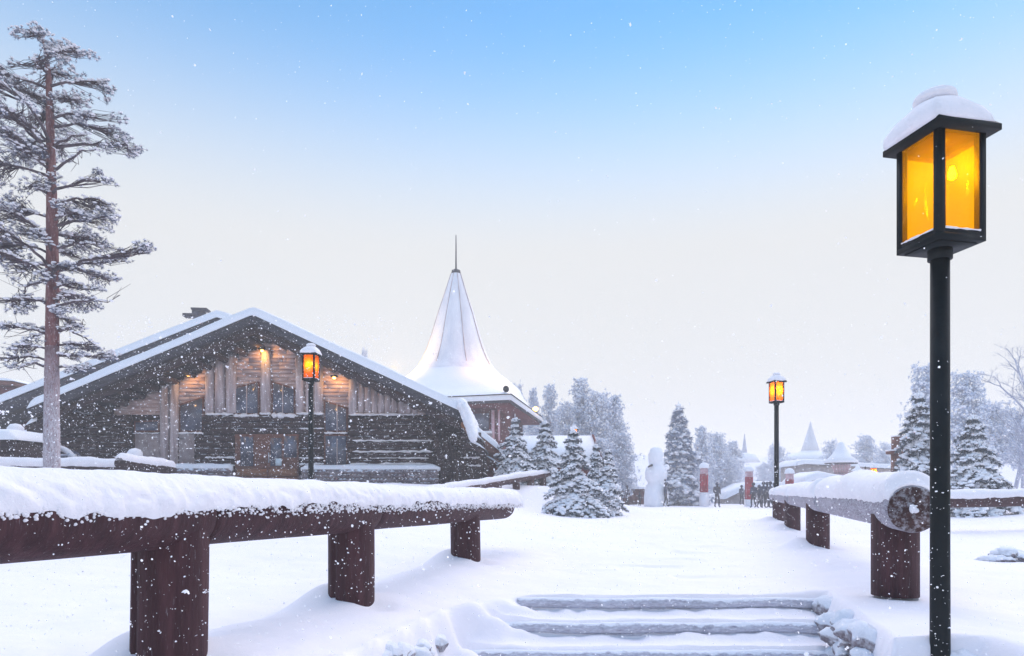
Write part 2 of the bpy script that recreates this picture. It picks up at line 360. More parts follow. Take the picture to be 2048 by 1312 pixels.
def axis(spec):
    out = [spec[0][0]]
    for (a, b, d0, d1) in spec:
        t = a; L = b-a
        while t < b-1e-6:
            d = d0+(d1-d0)*(t-a)/L; t = min(b, t+d); out.append(t)
    return np.array(out)
xs = axis([(-260, -60, 20, 5), (-60, -22, 5, .5), (-22, -3, .5, .06), (-3, 3.2, .03, .03), (3.2, 9, .05, .18), (9, 40, .2, 1.2), (40, 260, 2, 20)])
ys = axis([(-12, .8, 1, .2), (.8, 2.4, .1, .03), (2.4, 7.5, .022, .03), (7.5, 14, .03, .09), (14, 34, .1, .4), (34, 90, .5, 1.5), (90, 480, 3, 30)])
X, Yg = np.meshgrid(xs, ys)
Z = zground(X.ravel(), Yg.ravel())
nx, ny = len(xs), len(ys)
i = np.arange(ny-1)[:, None]*nx+np.arange(nx-1)[None]
gm = MB(); gm.add(np.stack([X.ravel(), Yg.ravel(), Z], 1), q=np.stack([i, i+1, i+nx+1, i+nx], -1).reshape(-1, 4))
gm.build('ground', M['snow'], kind='structure')
def zg(x, y): return float(zground(np.array([x]), np.array([y]))[0])

# hills far behind
hm = MB(); hx = np.linspace(-420, 420, 120); rows = []
for k, (yy, f) in enumerate([(330, 0), (380, .6), (430, 1), (475, .8)]):
    rows.append(np.stack([hx, np.full(120, yy), -2+f*(22+7*fbm(hx, hx*0+k, 90, 40)+5*np.exp(-((hx-60)/80)**2))], 1))
i = np.arange(3)[:, None]*120+np.arange(119)[None]
hm.add(np.concatenate(rows), q=np.stack([i, i+1, i+121, i+120], -1).reshape(-1, 4))
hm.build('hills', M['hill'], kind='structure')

# ------------------------------------------------------------------ snow cap swept along a log
def snowcap(mb, P0, P1, r, th_top, a_left, a_right, ds=.03, na=30, edge_jit=8, lump=.01, seed=0, ends=True, side=None):
    """P0->P1 log axis; angles measured from up (degrees) down to either side; th_top start/end thickness"""
    P0 = np.array(P0, float); P1 = np.array(P1, float); L = np.linalg.norm(P1-P0); t = (P1-P0)/L
    sd = np.cross(t, (0, 0, 1.)); sd /= np.linalg.norm(sd); up = np.cross(sd, t)
    m = max(3, int(L/ds)); s = np.linspace(0, 1, m+1)[:, None]; u = np.linspace(-1, 1, na+1)[None]
    S = s*L
    ej = edge_jit*(fbm(S*1.0+seed*9, S*0+1.0, .5, seed)+.7*fbm(S+seed*3, S*0, .09, seed+3, 2))
    if hasattr(a_right, '__len__'): a_right = a_right[0]+(a_right[1]-a_right[0])*ss(s*2.2)
    ang = np.where(u < 0, u*(a_left+ej), u*(a_right+ej*.8))
    a = np.radians(ang)
    th0 = th_top[0]+(th_top[1]-th_top[0])*s
    th = th0*(1-np.abs(u)**3.0)*(.55+.45*np.cos(a)) + .004
    th = th*(1+.25*fbm(S+seed, S*0+3, .8, seed+9))+lump*np.abs(fbm(S*1.0, a*r*1.0+seed*2, .10, seed+5, 3))*(1-np.abs(u)**8)*(.2+.8*ss((np.abs(u)-.35)/.4))
    if ends:
        e = np.minimum(S, L-S); th = th*ss(e/.12+.15)
    R = r+th
    up_add = th0*.0
    V = (P0+t*L*s[..., None] if False else (P0[None, None]+t[None, None]*S[..., None]*np.ones_like(a)[..., None]))
    V = V+sd[None, None]*(np.sin(a)*R)[..., None]+up[None, None]*(np.cos(a)*R+up_add)[..., None]
    n1 = na+1; i = np.arange(m)[:, None]*n1+np.arange(na)[None]
    q = np.stack([i, i+1, i+n1+1, i+n1], -1).reshape(-1, 4)
    b = mb.n; mb.add(V.reshape(-1, 3), q=q)
    mb.p.append([b+k for k in range(n1)]); mb.p.append([b+m*n1+k for k in range(n1-1, -1, -1)])

def crumbs(mb, P0, P1, r, ang, n, sd_sign, size=(.004, .013), seed=0):
    rg = np.random.default_rng(seed)
    P0 = np.array(P0, float); P1 = np.array(P1, float); t = (P1-P0); L = np.linalg.norm(t); t /= L
    sd = np.cross(t, (0, 0, 1.)); sd /= np.linalg.norm(sd); up = np.cross(sd, t)
    s = rg.uniform(0, L, n); a = np.radians(rg.normal(ang, 7, n))
    C = P0+t*s[:, None]+sd*(np.sin(a)*r*sd_sign)[:, None]+up*(np.cos(a)*r)[:, None]
    R = rg.uniform(*size, n)[:, None]*np.array([1, 1, .9]); blobs(mb, C, R, 0, .15, rg)

# ------------------------------------------------------------------ left railing
def lz(Y): return .715-.0155*(Y-2.25)      # log centre height
rl = empty('log_railing', (lrail(4.7), 4.7, 0), 'thick red-brown log railing in the left foreground, snow heaped along its top', 'railing')
ORG = rl.location
cuts = [1.2, 3.12, 4.82, 9.05]
for k in range(3):
    a, b = cuts[k], cuts[k+1]-.012
    mb = MB(); n = 40; yy = np.linspace(a, b, n); R = np.full(n, .150-.003*k)
    R = R*(1+.012*np.sin(yy*3+k))
    if k == 2: R[-6:] *= [.995, .98, .95, .90, .80, .55]
    for_end = None
    P = np.stack([lrail(yy), yy, lz(yy)], 1)
    if k == 2:
        e = np.array([0, .03, .07, .11, .14, .16]); P[-6:, 1] = P[-7, 1]+.12+e; P[-6:, 0] = lrail(P[-6:, 1])
    tube(mb, P, R, 40)
    mb.build('rail_log', M['rail'], rl, ORG)
for k, (Y, ground) in enumerate([(3.03, 0), (4.68, 0), (7.15, 0)]):
    mb = MB(); x = lrail(Y); zz = np.linspace(zg(x, Y)-.5, lz(Y)+.03, 14)
    P = np.stack([np.full(14, x-.030)+.010*np.sin(zz*2+k), np.full(14, Y), zz], 1)
    th = np.arange(48)/48*2*pi; b0 = mb.n
    rr = np.full(48, .156)
    ic = int(np.argmin(abs((th-radians(232)+pi) % (2*pi)-pi))); rr[ic] -= .022; rr[(ic+1) % 48] -= .004      # drying crack
    V = np.concatenate([np.stack([p[0]+rr*np.cos(th), p[1]+rr*np.sin(th), np.full(48, p[2])], 1) for p in P])
    i = np.arange(13)[:, None]*48; j = np.arange(48)[None]; j2 = (j+1) % 48
    mb.add(V, q=np.stack([i+j, i+j2, i+48+j2, i+48+j], -1).reshape(-1, 4))
    mb.build('post', M['rail'], rl, ORG)
mb = MB()
snowcap(mb, (lrail(1.2), 1.2, lz(1.2)), (lrail(9.0), 9.0, lz(9.0)), .147, (.008, .075), 78, (88, 74), ds=.014, na=60, edge_jit=10, lump=.024, seed=4)
crumbs(mb, (lrail(1.2), 1.2, lz(1.2)), (lrail(9.0), 9.0, lz(9.0)), .151, 80, 3200, 1, size=(.0025, .009), seed=5)
mb.build('snow_cap', M['snowcap'], rl, ORG)

# ------------------------------------------------------------------ right railing
rr_ = empty('log_railing', (rrail(9.6), 9.6, 0), 'frosted log railing right of the path, its round sawn end facing the camera', 'railing')
ORG = rr_.location
RZ = .69; segs = [(4.4, 8.35), (8.62, 13.1), (13.35, 17.7), (17.95, 21)]
for k, (a, b) in enumerate(segs):
    mb = MB(); n = 30; yy = np.linspace(a, b, n); P = np.stack([rrail(yy), yy, np.full(n, RZ)], 1)
    tube(mb, P, .150, 40); mb.build('rail_log', M['railfrost'], rr_, ORG)
    if k == 0:   # sawn end disc, bare brown
        mb = MB(); d = np.array([.33, 1, 0])/sqrt(1+.33**2); p = np.array([rrail(a), a, RZ])
        tube(mb, [p-d*.006, p+d*.02], .147, 40); e = mb.build('sawn_end', M['sawn'], rr_, ORG)
        mb = MB(); blobs(mb, [p-d*.010+np.array([-.006, 0, .005]), p-d*.010+np.array([.012, 0, -.006]), p-d*.010+np.array([.004, 0, .014])], [[.026, .014, .030], [.022, .014, .018], [.016, .012, .016]], 2, .05); mb.build('snow_clump', M['snowcap'], e, ORG)
    else:
        mb = MB(); p0 = np.array([rrail(a-.27), a-.27, RZ]); p1 = np.array([rrail(a), a, RZ])
        tube(mb, [p0, p1], .118, 24)
        for q in np.linspace(.12, .88, 6): tube(mb, [p0+(p1-p0)*(q-.035), p0+(p1-p0)*(q+.035)], .142, 24)
        mb.build('steel_coupling', M['steel'], rr_, ORG)
for Y in (4.9, 9.6, 14.0, 18.7):
    mb = MB(); x = rrail(Y); g = zg(x, Y)
    z0 = g+.02 if Y < 5 else g-.3
    tube(mb, [(x, Y, z0), (x, Y, (z0+RZ)/2), (x, Y, RZ-.045)], .155, 40); p = mb.build('post', M['rail'], rr_, ORG)
    if Y < 5:
        mb = MB(); box(mb, x-.10, x+.11, Y-.10, Y+.10, g-.3, g+.018); mb.build('steel_foot', M['steel'], p, ORG)
for k, (a, b) in enumerate(segs):
    mb = MB(); snowcap(mb, (rrail(a+.01), a+.01, RZ), (rrail(b), b, RZ), .150, (.125, .13), 72, 84, ds=.03, na=40, edge_jit=4, lump=.012, seed=11+k)
    mb.build('snow_cap', M['snowcap'], rr_, ORG)

# far right cross rail
def crossrail(name, A, B, r, label, posts, th=.09, mtl='rail', al=60, ar=60, org=None):
    o = empty(name, ((A[0]+B[0])/2, (A[1]+B[1])/2, 0), label, 'railing'); OR = o.location
    mb = MB(); A = np.array(A, float); B = np.array(B, float)
    tube(mb, [A+(B-A)*t for t in np.linspace(0, 1, 12)], r, 20); mb.build('rail_log', M[mtl], o, OR)
    for t in posts:
        p = A+(B-A)*t; g = zg(p[0], p[1]); mb = MB(); tube(mb, [(p[0], p[1], min(g, p[2]-.3)-.3), (p[0], p[1], p[2])], r*1.12, 20); mb.build('post', M[mtl], o, OR)
    mb = MB(); snowcap(mb, A, B, r, (th, th), al, ar, ds=.06, na=18, edge_jit=8, lump=.02, seed=int(abs(A[0]*10))); mb.build('snow_cap', M['snowcap'], o, OR)
    return o
crossrail('log_railing', at(1868, 1004, 13.6), at(2140, 999, 14.6), .125, 'brown log rail with an even snow ridge behind the large lamp post, right edge', (.96,), th=.11, al=75, ar=62)
crossrail('log_railing', at(845, 992, 20), at(1098, 948, 29.5), .125, 'log handrail climbing to the right in front of the small spruces', (.30, .50, .66, .80, .93), th=.13, al=55, ar=60)
crossrail('log_railing', at(-90, 936, 20.5), at(250, 938, 22.5), .13, 'long dark log rail with level snow running behind the tall pine', (.15, .5, .90), th=.22, mtl='logdark', al=70, ar=60)
crossrail('log_railing', at(238, 926, 19.5), at(345, 940, 22.0), .15, 'short stubby log rail with rounded snow, left of the stone bench wall', (.22, .80), th=.15, mtl='logdark', al=60, ar=60)

# ------------------------------------------------------------------ steps and retaining walls
for i, ys_ in enumerate(YS[:4]):
    xl = max(.02+(ys_-5.33)*.75, lrail(ys_)+.62)+.02; xr = 1.93+.27*(ys_-3.58)+.02
    mb = MB(); n = 60; xx = np.linspace(xl, xr, n)
    P = np.stack([xx, np.full(n, ys_-.035)+.006*np.sin(xx*4+i), -STEP*i-.058+.004*np.sin(xx*7+i)], 1)
    tube(mb, P, .040, 18, jit=.03)
    P2 = P.copy(); P2[:, 2] -= .060; P2[:, 1] += .03; tube(mb, P2, .040, 14, jit=.05)
    o = mb.build('step_log', M['stepwood'], None, (1.2, ys_, -STEP*i), group='frosted log step edges',
             label=['uppermost frosted log step edge, where the path meets the stairs', 'second frosted log step edge from the top of the stairs', 'third frosted log step edge from the top, near the bottom of the picture', 'lowest frosted log step edge of the stairs'][i], category='step')
rg = np.random.default_rng(3)
mb = MB(); C = []; R = []
for k in range(26):
    y = rg.uniform(3.3, 4.5); XLy = max(.02+(y-5.33)*.75, lrail(y)+.62)
    depth = rg.uniform(0, 1); g0 = zg(XLy-.08, y)
    C.append((XLy-.02+.06*depth, y, g0-.07-.34*depth)); R.append((rg.uniform(.06, .10), rg.uniform(.09, .17), rg.uniform(.05, .09)))
blobs(mb, C, R, 2, .07, rg)
mb.build('stone_wall', M['rock'], None, (-.6, 4.2, -.3), smooth=True, label='rough snow-crusted rock wall under the left railing, beside the steps', category='wall')
mb = MB(); C = []; R = []
for k in range(34):
    y = rg.uniform(3.58, 5.25); xr = 1.93+.27*(y-3.58); d = rg.uniform(0, 1)
    C.append((xr+.03-.03*d, y, -.06-.42*d)); R.append((rg.uniform(.06, .08), rg.uniform(.10, .18), rg.uniform(.06, .10)))
for k in range(26):
    x = rg.uniform(1.9, 2.4); d = rg.uniform(0, 1); C.append((x, 3.56-.03*d, -.05-.35*d)); R.append((rg.uniform(.06, .12), .06, rg.uniform(.03, .07)))
blobs(mb, C, R, 2, .07, rg)
mb.build('stone_wall', M['rock'], None, (2.1, 4.3, -.3), smooth=True, label='snow-filled stone retaining wall at the right end of the steps', category='wall')
mb = MB(); C = []; R = []
for k in range(16):
    p = at(rg.uniform(1985, 2075), 0, 8.2); x = p[0]; C.append((x, 8.2+rg.uniform(-.1, .1), zg(x, 8.2)+rg.uniform(-.02, .10))); R.append((rg.uniform(.08, .2), .12, rg.uniform(.04, .08)))
blobs(mb, C, R, 2, .09, rg)
mb.build('rock_outcrop', M['rock'], None, (5.8, 8.2, .1), smooth=False, label='dark rocks poking from the snow bank at the right edge', category='rocks')

# ------------------------------------------------------------------ lanterns
def lantern(name, label, loc, s, H, rz, glass, bulb, group, power, near=False, post_r=.049, capoff=(0, 0)):
    """s scales the lantern box (0.28 m wide); H height of lantern underside above the base"""
    o = empty(name, loc, label, 'lamp', group, rz)
    mb = MB(); tube(mb, [(0, 0, -.9), (0, 0, H*.4), (0, 0, H-.03*s)], [post_r*1.1, post_r*1.0, post_r*.98], 24)
    tube(mb, [(0, 0, H-.06*s), (0, 0, H)], post_r*1.25, 24); mb.build('post', M['black'], o)
    hw = .14*s; Hh = .545*s; t = .018*s
    mb = MB()
    box(mb, -hw, hw, -hw, hw, H, H+.028*s)
    box(mb, -hw*.8, hw*.8, -hw*.8, hw*.8, H-.008*s, H+.001)
    for sx in (-1, 1):
        for sy in (-1, 1):
            cx, cy = sx*(hw-t), sy*(hw-t); box(mb, cx-t, cx+t, cy-t, cy+t, H+.028*s, H+Hh)
    box(mb, -hw+2*t, hw-2*t, -hw, -hw+.012*s, H+.028*s, H+.05*s); box(mb, -hw+2*t, hw-2*t, hw-.012*s, hw, H+.028*s, H+.05*s)
    box(mb, -hw, -hw+.012*s, -hw+2*t, hw-2*t, H+.028*s, H+.05*s); box(mb, hw-.012*s, hw, -hw+2*t, hw-2*t, H+.028*s, H+.05*s)
    mb.build('frame', M['black'], o, smooth=False)
    for k in range(4):
        a = k*pi/2; mb = MB(); e = hw-.006*s; ww = hw-2*t
        c = np.array([cos(a)*e, sin(a)*e, H+.05*s+(Hh-.05*s)/2])
        obox(mb, c, .0015 if k % 2 == 0 else ww, ww if k % 2 == 0 else .0015, (Hh-.05*s)/2-.001)
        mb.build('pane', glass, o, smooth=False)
    rw = hw+.046*s; mb = MB(); z = H+Hh
    v = [(-rw,-rw,z),(rw,-rw,z),(rw,rw,z),(-rw,rw,z),(-rw,-rw,z+.03*s),(rw,-rw,z+.03*s),(rw,rw,z+.03*s),(-rw,rw,z+.03*s),(-.07*s,-.07*s,z+.15*s),(.07*s,-.07*s,z+.15*s),(.07*s,.07*s,z+.15*s),(-.07*s,.07*s,z+.15*s)]
    mb.add(v, q=[[0,3,2,1],[0,1,5,4],[1,2,6,5],[2,3,7,6],[3,0,4,7],[4,5,9,8],[5,6,10,9],[6,7,11,10],[7,4,8,11],[8,9,10,11]])
    tube(mb, [(0, 0, z+.14*s), (0, 0, z+.19*s)], .04*s, 12); tube(mb, [(0, 0, z+.19*s), (0, 0, z+.205*s)], .085*s, 16)
    mb.build('roof', M['black'], o, smooth=False)
    mb = MB(); sq = [1, 1, .9, .8, .5, .2, 0, 0]
    lathe(mb, [(rw*.97, z+.028*s), (rw*1.05, z+.045*s), (rw*1.03, z+.085*s), (rw*.90, z+.135*s), (rw*.66, z+.18*s), (rw*.42, z+.205*s), (.05*s, z+.21*s)], (capoff[0], capoff[1], 0), 40, noise=.05, seed=int(H*10), sq=[.85, .7, .6, .45, .2, 0, 0], rot=0)
    lathe(mb, [(.085*s, z+.203*s), (.102*s, z+.22*s), (.096*s, z+.245*s), (.065*s, z+.265*s), (.004*s, z+.272*s)], (capoff[0]*1.5, capoff[1], 0), 24, noise=.05, seed=3)
    mb.build('snow_cap', M['snowcap'], o)
    mb = MB(); box(mb, -hw*.86, hw*.86, -hw*.86, hw*.86, H+Hh-.012*s, H+Hh-.004*s); mb.build('reflector', M['reflector'], o, smooth=False)
    mb = MB(); tube(mb, [(.045*s, .03*s, H+.03*s), (.045*s, .03*s, H+Hh*.52)], .016*s, 10)
    mb.build('inner_pole', M['reflector'], o)
    mb = MB(); lathe(mb, [(.005*s, H+Hh*.64), (.016*s, H+Hh*.655), (.020*s, H+Hh*.68), (.015*s, H+Hh*.72), (.009*s, H+Hh*.76)], (.045*s, -.03*s, 0), n=16)
    mb.build('bulb', bulb, o)
    mb = MB()
    for k in range(4):
        a = k*pi/2; e = hw+.001*s; n_ = 14; tt = np.linspace(-1, 1, n_); q = np.stack([cos(a)*e-sin(a)*tt*(hw-2*t), sin(a)*e+cos(a)*tt*(hw-2*t), np.full(n_, H+.051*s)], 1)
        tube(mb, q, .0045*s*(.6+rng.random(n_)), 5)
    mb.build('frost_line', M['snowcap'], o)
    L = bpy.data.lights.new('lamp_light', 'POINT'); L.energy = power*.6; L.color = (1, .55, .15); L.shadow_soft_size = .04*s
    lo = bpy.data.objects.new('lamp_light', L); col.objects.link(lo); lo.parent = o; lo.location = (.0, -.03*s, H+Hh*.62)
    return o
GL = 'lantern posts in the square'
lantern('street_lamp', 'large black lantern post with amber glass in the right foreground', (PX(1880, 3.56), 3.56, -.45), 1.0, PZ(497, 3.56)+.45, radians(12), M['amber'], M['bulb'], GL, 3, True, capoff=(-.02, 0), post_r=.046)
lantern('street_lamp', 'lit amber lantern on a tall black post between the red pillars, right of centre', (PX(1553, 18.7), 18.7, 0), 1.02, PZ(806, 18.7), radians(14), M['amberfar'], M['bulbfar'], GL, 20, post_r=.062)
lantern('street_lamp', 'black lantern post standing in front of the log house door', (PX(622, 14.5), 14.5, .9), .98, PZ(762, 14.5)-.9, radians(-8), M['amberfar'], M['bulbfar'], GL, 8, post_r=.055)
lantern('street_lamp', 'lit lantern peeping out above the middle small spruce', (PX(1148, 36), 36, .2), .95, PZ(879, 36)-.2, radians(20), M['amberfar'], M['bulbfar'], GL, 25, post_r=.06)
lantern('street_lamp', 'tiny distant lantern beside the grey tent, far right', (PX(1748, 44), 44, .2), .95, PZ(953, 44)-.2, radians(10), M['amberfar'], M['bulbfar'], GL, 25, post_r=.06)

# ------------------------------------------------------------------ log house
YW = 28.0; YB = 25.7
H0 = (PX(500, YW), YW, 1.15)
hs_ = empty('log_house', H0, 'dark log house with broad snow-covered gable and weathered board front, left', 'house')
def part(name, mb, m, parent=None, smooth=False): return mb.build(name, M[m], parent or hs_, H0, smooth)
xr_, zr_ = PX(506, YB), PZ(631, YB)                       # ridge (top of boards at barge plane)
xl_, zl_ = PX(57, YB), PZ(818, YB); xe_, ze_ = PX(930, YB), PZ(828, YB)
sL = (zr_-zl_)/(xr_-xl_); sR = (zr_-ze_)/(xe_-xr_)
def ztop(x): return zr_-(sL*(xr_-x) if x < xr_ else sR*(x-xr_))
TH = .34
mb = MB(); prism(mb, [(xl_, zl_), (xr_, zr_), (xe_, ze_), (xe_, ze_-TH), (xr_, zr_-TH), (xl_, zl_-TH)], YB+.08, 47)
roof = part('roof', mb, 'soffit')
mb = MB()
prism(mb, [(xl_-.03, zl_+.015), (xr_, zr_+.02), (xr_, zr_-.30), (xl_-.03, zl_-.32)], YB-.02, YB+.08)
prism(mb, [(xr_, zr_+.02), (xe_+.03, ze_+.015), (xe_+.03, ze_-.32), (xr_, zr_-.30)], YB-.02, YB+.08)
part('barge_board', mb, 'barge')
mb = MB()   # second, inner fascia set back and lower
prism(mb, [(xl_+.15, zl_-.28), (xr_, zr_-.32), (xr_, zr_-.58), (xl_+.15, zl_-.58)], YB+.25, YB+.40)
prism(mb, [(xr_, zr_-.32), (xe_-.15, ze_-.28), (xe_-.15, ze_-.58), (xr_, zr_-.58)], YB+.25, YB+.40)
part('inner_fascia', mb, 'logdark')
mb = MB()   # purlin logs under the overhang
for f in np.linspace(.06, .97, 12):
    for s in (-1, 1):
        x = xr_+s*f*((xe_-xr_) if s > 0 else (xr_-xl_)); z = ztop(x)-TH-.14
        tube(mb, [(x, YB+.5+.3*((f*10) % 1), z), (x, YW+.4, z)], .13, 12)
part('purlin', mb, 'logdark', smooth=True)
def roofsnow(mb, xa, xb, zf, y0, y1, th, seed, nxx=60, nyy=24, over=.10):
    xs_ = np.linspace(xa, xb, nxx); ys_ = np.linspace(y0, y1, nyy)
    Xg, Yy = np.meshgrid(xs_, ys_)
    base = np.array([zf(x) for x in xs_])[None]*np.ones_like(Xg)
    e = np.minimum(np.minimum(Xg-xa, xb-Xg)/.35, np.minimum(Yy-y0, y1-Yy)/.12+.62)
    t = th*(ss(e)*.45+.55*np.sqrt(np.clip(e, .02, 1)))*(1+.10*fbm(Xg, Yy, 2.5, seed))
    top = np.stack([Xg, Yy+0, base+t], -1).reshape(-1, 3)
    bot = np.stack([Xg, Yy, base+.004], -1).reshape(-1, 3)
    i = np.arange(nyy-1)[:, None]*nxx+np.arange(nxx-1)[None]; N_ = nxx*nyy
    q = np.stack([i, i+1, i+nxx+1, i+nxx], -1).reshape(-1, 4)
    fr = np.arange(nxx-1); Q2 = np.stack([fr+N_, fr+1+N_, fr+1, fr], 1); bk = fr+(nyy-1)*nxx; Q3 = np.stack([bk, bk+1, bk+1+N_, bk+N_], 1)
    sd = np.arange(nyy-1)*nxx; Q4 = np.stack([sd, sd+nxx, sd+nxx+N_, sd+N_], 1); s2 = sd+nxx-1; Q5 = np.stack([s2+N_, s2+nxx+N_, s2+nxx, s2], 1)
    mb.add(np.concatenate([top, bot]), q=np.concatenate([q, Q2, Q3, Q4, Q5]))
mb = MB(); roofsnow(mb, xl_-.04, xe_+.16, lambda x: ztop(x)+.02, YB-.05, 47, .42, 5, 110, 30)
# slumping overhang at the right eave
C = []; R = []
for t in np.linspace(0, 1, 26):
    a = at(925+22*t**.8, 812+62*t, YB+.3); 
    for yy in np.linspace(YB, YB+6, 7): C.append((a[0], yy, a[2])); R.append((.22-.05*t, .6, .25))
blobs(mb, C, R, 1, .05, yaw=False)
part('roof_snow', mb, 'snowroof', smooth=True)
mb = MB()
for (a, b) in (((935, 865), (960, 879)), ((940, 883), (968, 898))):
    p, q = at(*a, YB+.6), at(*b, YB+.6); mb = MB(); prism(mb, [(p[0], p[2]), (q[0], q[2]), (q[0], q[2]-.16), (p[0]-.3, p[2]-.16)], YB+.5, YB+5); part('eave_step', mb, 'logdark')
p, q = at(57, 853, YB+.4), at(130, 822, YB+.4); mb = MB(); prism(mb, [(p[0], p[2]), (q[0], q[2]), (q[0], q[2]-.3), (p[0], p[2]-.2)], YB+.3, YB+4)
part('eave_step', mb, 'logdark')
mb = MB()
for (a, b, th_) in (((938, 864), (966, 880), .16), ((942, 883), (972, 900), .12), ((56, 852), (130, 820), .24)):
    p, q = at(*a, YB+.4), at(*b, YB+.4)
    mb = MB(); roofsnow(mb, p[0], q[0], lambda x: p[2]+(q[2]-p[2])*(x-p[0])/(q[0]-p[0]), YB+.25, YB+4, th_, 8, 12, 8); part('eave_snow', mb, 'snowroof', smooth=True)
mb = MB(); p = at(931, 850, YB+.25); tube(mb, [(p[0], YB+.1, p[2]), (p[0], YB+1.5, p[2])], .17, 16); part('purlin_end', mb, 'door2', smooth=True)
# walls
def zund(x): return ztop(x)-TH-.01
mb = MB(); z0 = 0.2
pts = [(PX(35, YW), z0), (PX(35, YW), PZ(865, YW)), (PX(120, YW), PZ(865, YW)), (PX(120, YW), zund(PX(120, YW)))]
pts += [(xr_, zund(xr_)), (xe_-.5, zund(xe_-.5)), (PX(965, YW), PZ(905, YW)), (PX(965, YW), z0)]
prism(mb, pts, YW+.1, YW+.3)
for xx in (PX(38, YW), PX(964, YW)): box(mb, xx-.05, xx+.15, YW+.3, 44, z0, PZ(905, YW))
part('wall', mb, 'logdark')
def logs(mb, pa, pb, ya, yb, Y, step=12.0, r=.13, poke=0):
    y = yb-step/2
    while y > ya:
        j = rng.uniform(-poke, poke) if poke else 0
        n = max(3, int((pb-pa)/40)); P = [(PX(pa+(pb-pa)*t, Y)+(j if t in (0, 1) else 0), Y+.02*sin(t*9+y), PZ(y, Y)+.012*sin(t*7+y)) for t in np.linspace(0, 1, n)]
        tube(mb, P, r, 10); y -= step
mb = MB(); logs(mb, 36, 262, 866, 968, YW); logs(mb, 150, 262, 832, 866, YW); part('log_wall', mb, 'logdark', smooth=True)
mb = MB(); logs(mb, 355, 470, 868, 968, YW); logs(mb, 407, 648, 832, 868, YW-.06); logs(mb, 596, 648, 868, 968, YW); part('log_wall', mb, 'logdark', smooth=True)
mb = MB(); logs(mb, 697, 878, 830, 968, YW-.05, poke=.1); logs(mb, 880, 962, 868, 968, YW+.15, step=13); part('log_wall', mb, 'logdark', smooth=True)
mb = MB()
for k in range(12):
    y = 838+k*11; px = 866+k*2.2+2*sin(k*2.1); p = at(px, y, YW-.4); tube(mb, [(p[0], YW-.75-.12*(k % 3), p[2]), (p[0], YW+.1, p[2])], .125, 12)
for k in range(8):
    p = at(884+k*8, 856+k*12, YW-.1); q = at(893+k*8, 962, YW-.1)
    tube(mb, [(p[0], YW-.1, p[2]), (q[0], YW-.15, q[2])], .10, 8)
part('corner_log_ends', mb, 'logdark', smooth=True)
# horizontal cladding boards
mb = MB(); y = 829; bh = 7.6
while y > 655:
    za, zb = PZ(y, YW), PZ(y-bh, YW)
    xa = xr_-(zr_-TH-.02-zb)/sL; xb = xr_+(zr_-TH-.02-zb)/sR
    xa = max(xa, PX(228, YW)); xb = min(xb, PX(868, YW))
    if xb > xa+.3:
        n = 6; xs_ = np.linspace(xa, xb, n+1)+np.concatenate([[0], rng.uniform(-.5, .5, n-1), [0]])
        for k in range(n):
            a, b = xs_[k]+.008, xs_[k+1]-.008; d = rng.uniform(0, .03)
            mb.poly([(a, YW-.005-d, za-.01), (b, YW-.005-d, za-.01), (b, YW+.06-d, zb), (a, YW+.06-d, zb), (a, YW+.12, za), (b, YW+.12, za), (b, YW+.12, zb), (a, YW+.12, zb)],
                    [[0,1,2,3],[0,4,5,1],[3,2,6,7],[0,3,7,4],[1,5,6,2]])
    y -= bh
part('gable_cladding', mb, 'board')
def halflog(mb, pa, pb, yt, yb, Y=YW-.10, flat=False):
    xa, xb = PX(pa, Y), PX(pb, Y); c = (xa+xb)/2; r = (xb-xa)/2
    n = 9; th = np.linspace(pi, 2*pi, n)
    pts = np.stack([c+r*np.cos(th), Y+.02+r*.7*np.sin(th)], 1); z0_, z1_ = PZ(yb, Y), PZ(yt, Y)
    V = np.concatenate([np.column_stack([pts, np.full(n, z0_)]), np.column_stack([pts, np.full(n, z1_)])])
    i = np.arange(n-1); mb.add(V, q=np.stack([i, i+1, i+n+1, i+n], 1)); b = mb.n-2*n
    mb.p.append([b+n+k for k in range(n)]); mb.p.append([b+k for k in range(n-1, -1, -1)])
for (a, b, t, bo) in [(410, 427, 722, 826), (430, 449, 708, 826), (452, 473, 702, 826), (320, 337, 772, 926), (339, 357, 760, 930), (521, 541, 700, 826), (591, 607, 712, 826), (612, 624, 722, 826), (629, 646, 730, 826), (697, 713, 752, 828)]:
    mb = MB(); halflog(mb, a, b, t, bo); part('vertical_log', mb, 'plank', smooth=True)
mb = MB()
for k in range(9):
    a = 716+k*13.4; halflog(mb, a, a+12.2, 768+k*5.2-4*(k % 2), 828, YW-.04)
part('vertical_planks', mb, 'plank', smooth=True)
# windows
def trap(mb, pts, Y0, Y1): prism(mb, [(PX(a, Y0), PZ(b, Y0)) for a, b in pts], Y0, Y1)
def window(pts, muls=(), frame=3.0, Yw=YW-.09, m='glass'):
    mb = MB(); trap(mb, pts, Yw, YW+.09); f = part('window', mb, 'door'); cx = sum(p[0] for p in pts)/len(pts); cy = sum(p[1] for p in pts)/len(pts)
    def shr(p): return (p[0]+(frame if p[0] < cx else -frame), p[1]+(frame if p[1] < cy else -frame))
    mb = MB(); trap(mb, [shr(p) for p in pts], Yw-.02, Yw-.003); g = mb.build('pane', M[m], f, H0, False)
    if muls:
        mb = MB()
        for x in muls:
            y1 = max(p[1] for p in pts); y0 = min(p[1] for p in pts)+8; trap(mb, [(x-1, y0), (x+1, y0), (x+1, y1), (x-1, y1)], Yw-.05, Yw-.022)
        mb.build('mullion', M['plank'], f, H0, False)
    return f
window([(467, 775), (518, 762), (518, 829), (467, 829)], (493,))
window([(543, 762), (590, 776), (590, 829), (543, 829)], (565,))
window([(648, 800), (695, 815), (695, 864), (648, 864)], (674,))
window([(648, 869), (695, 869), (695, 932), (648, 932)], (674,))
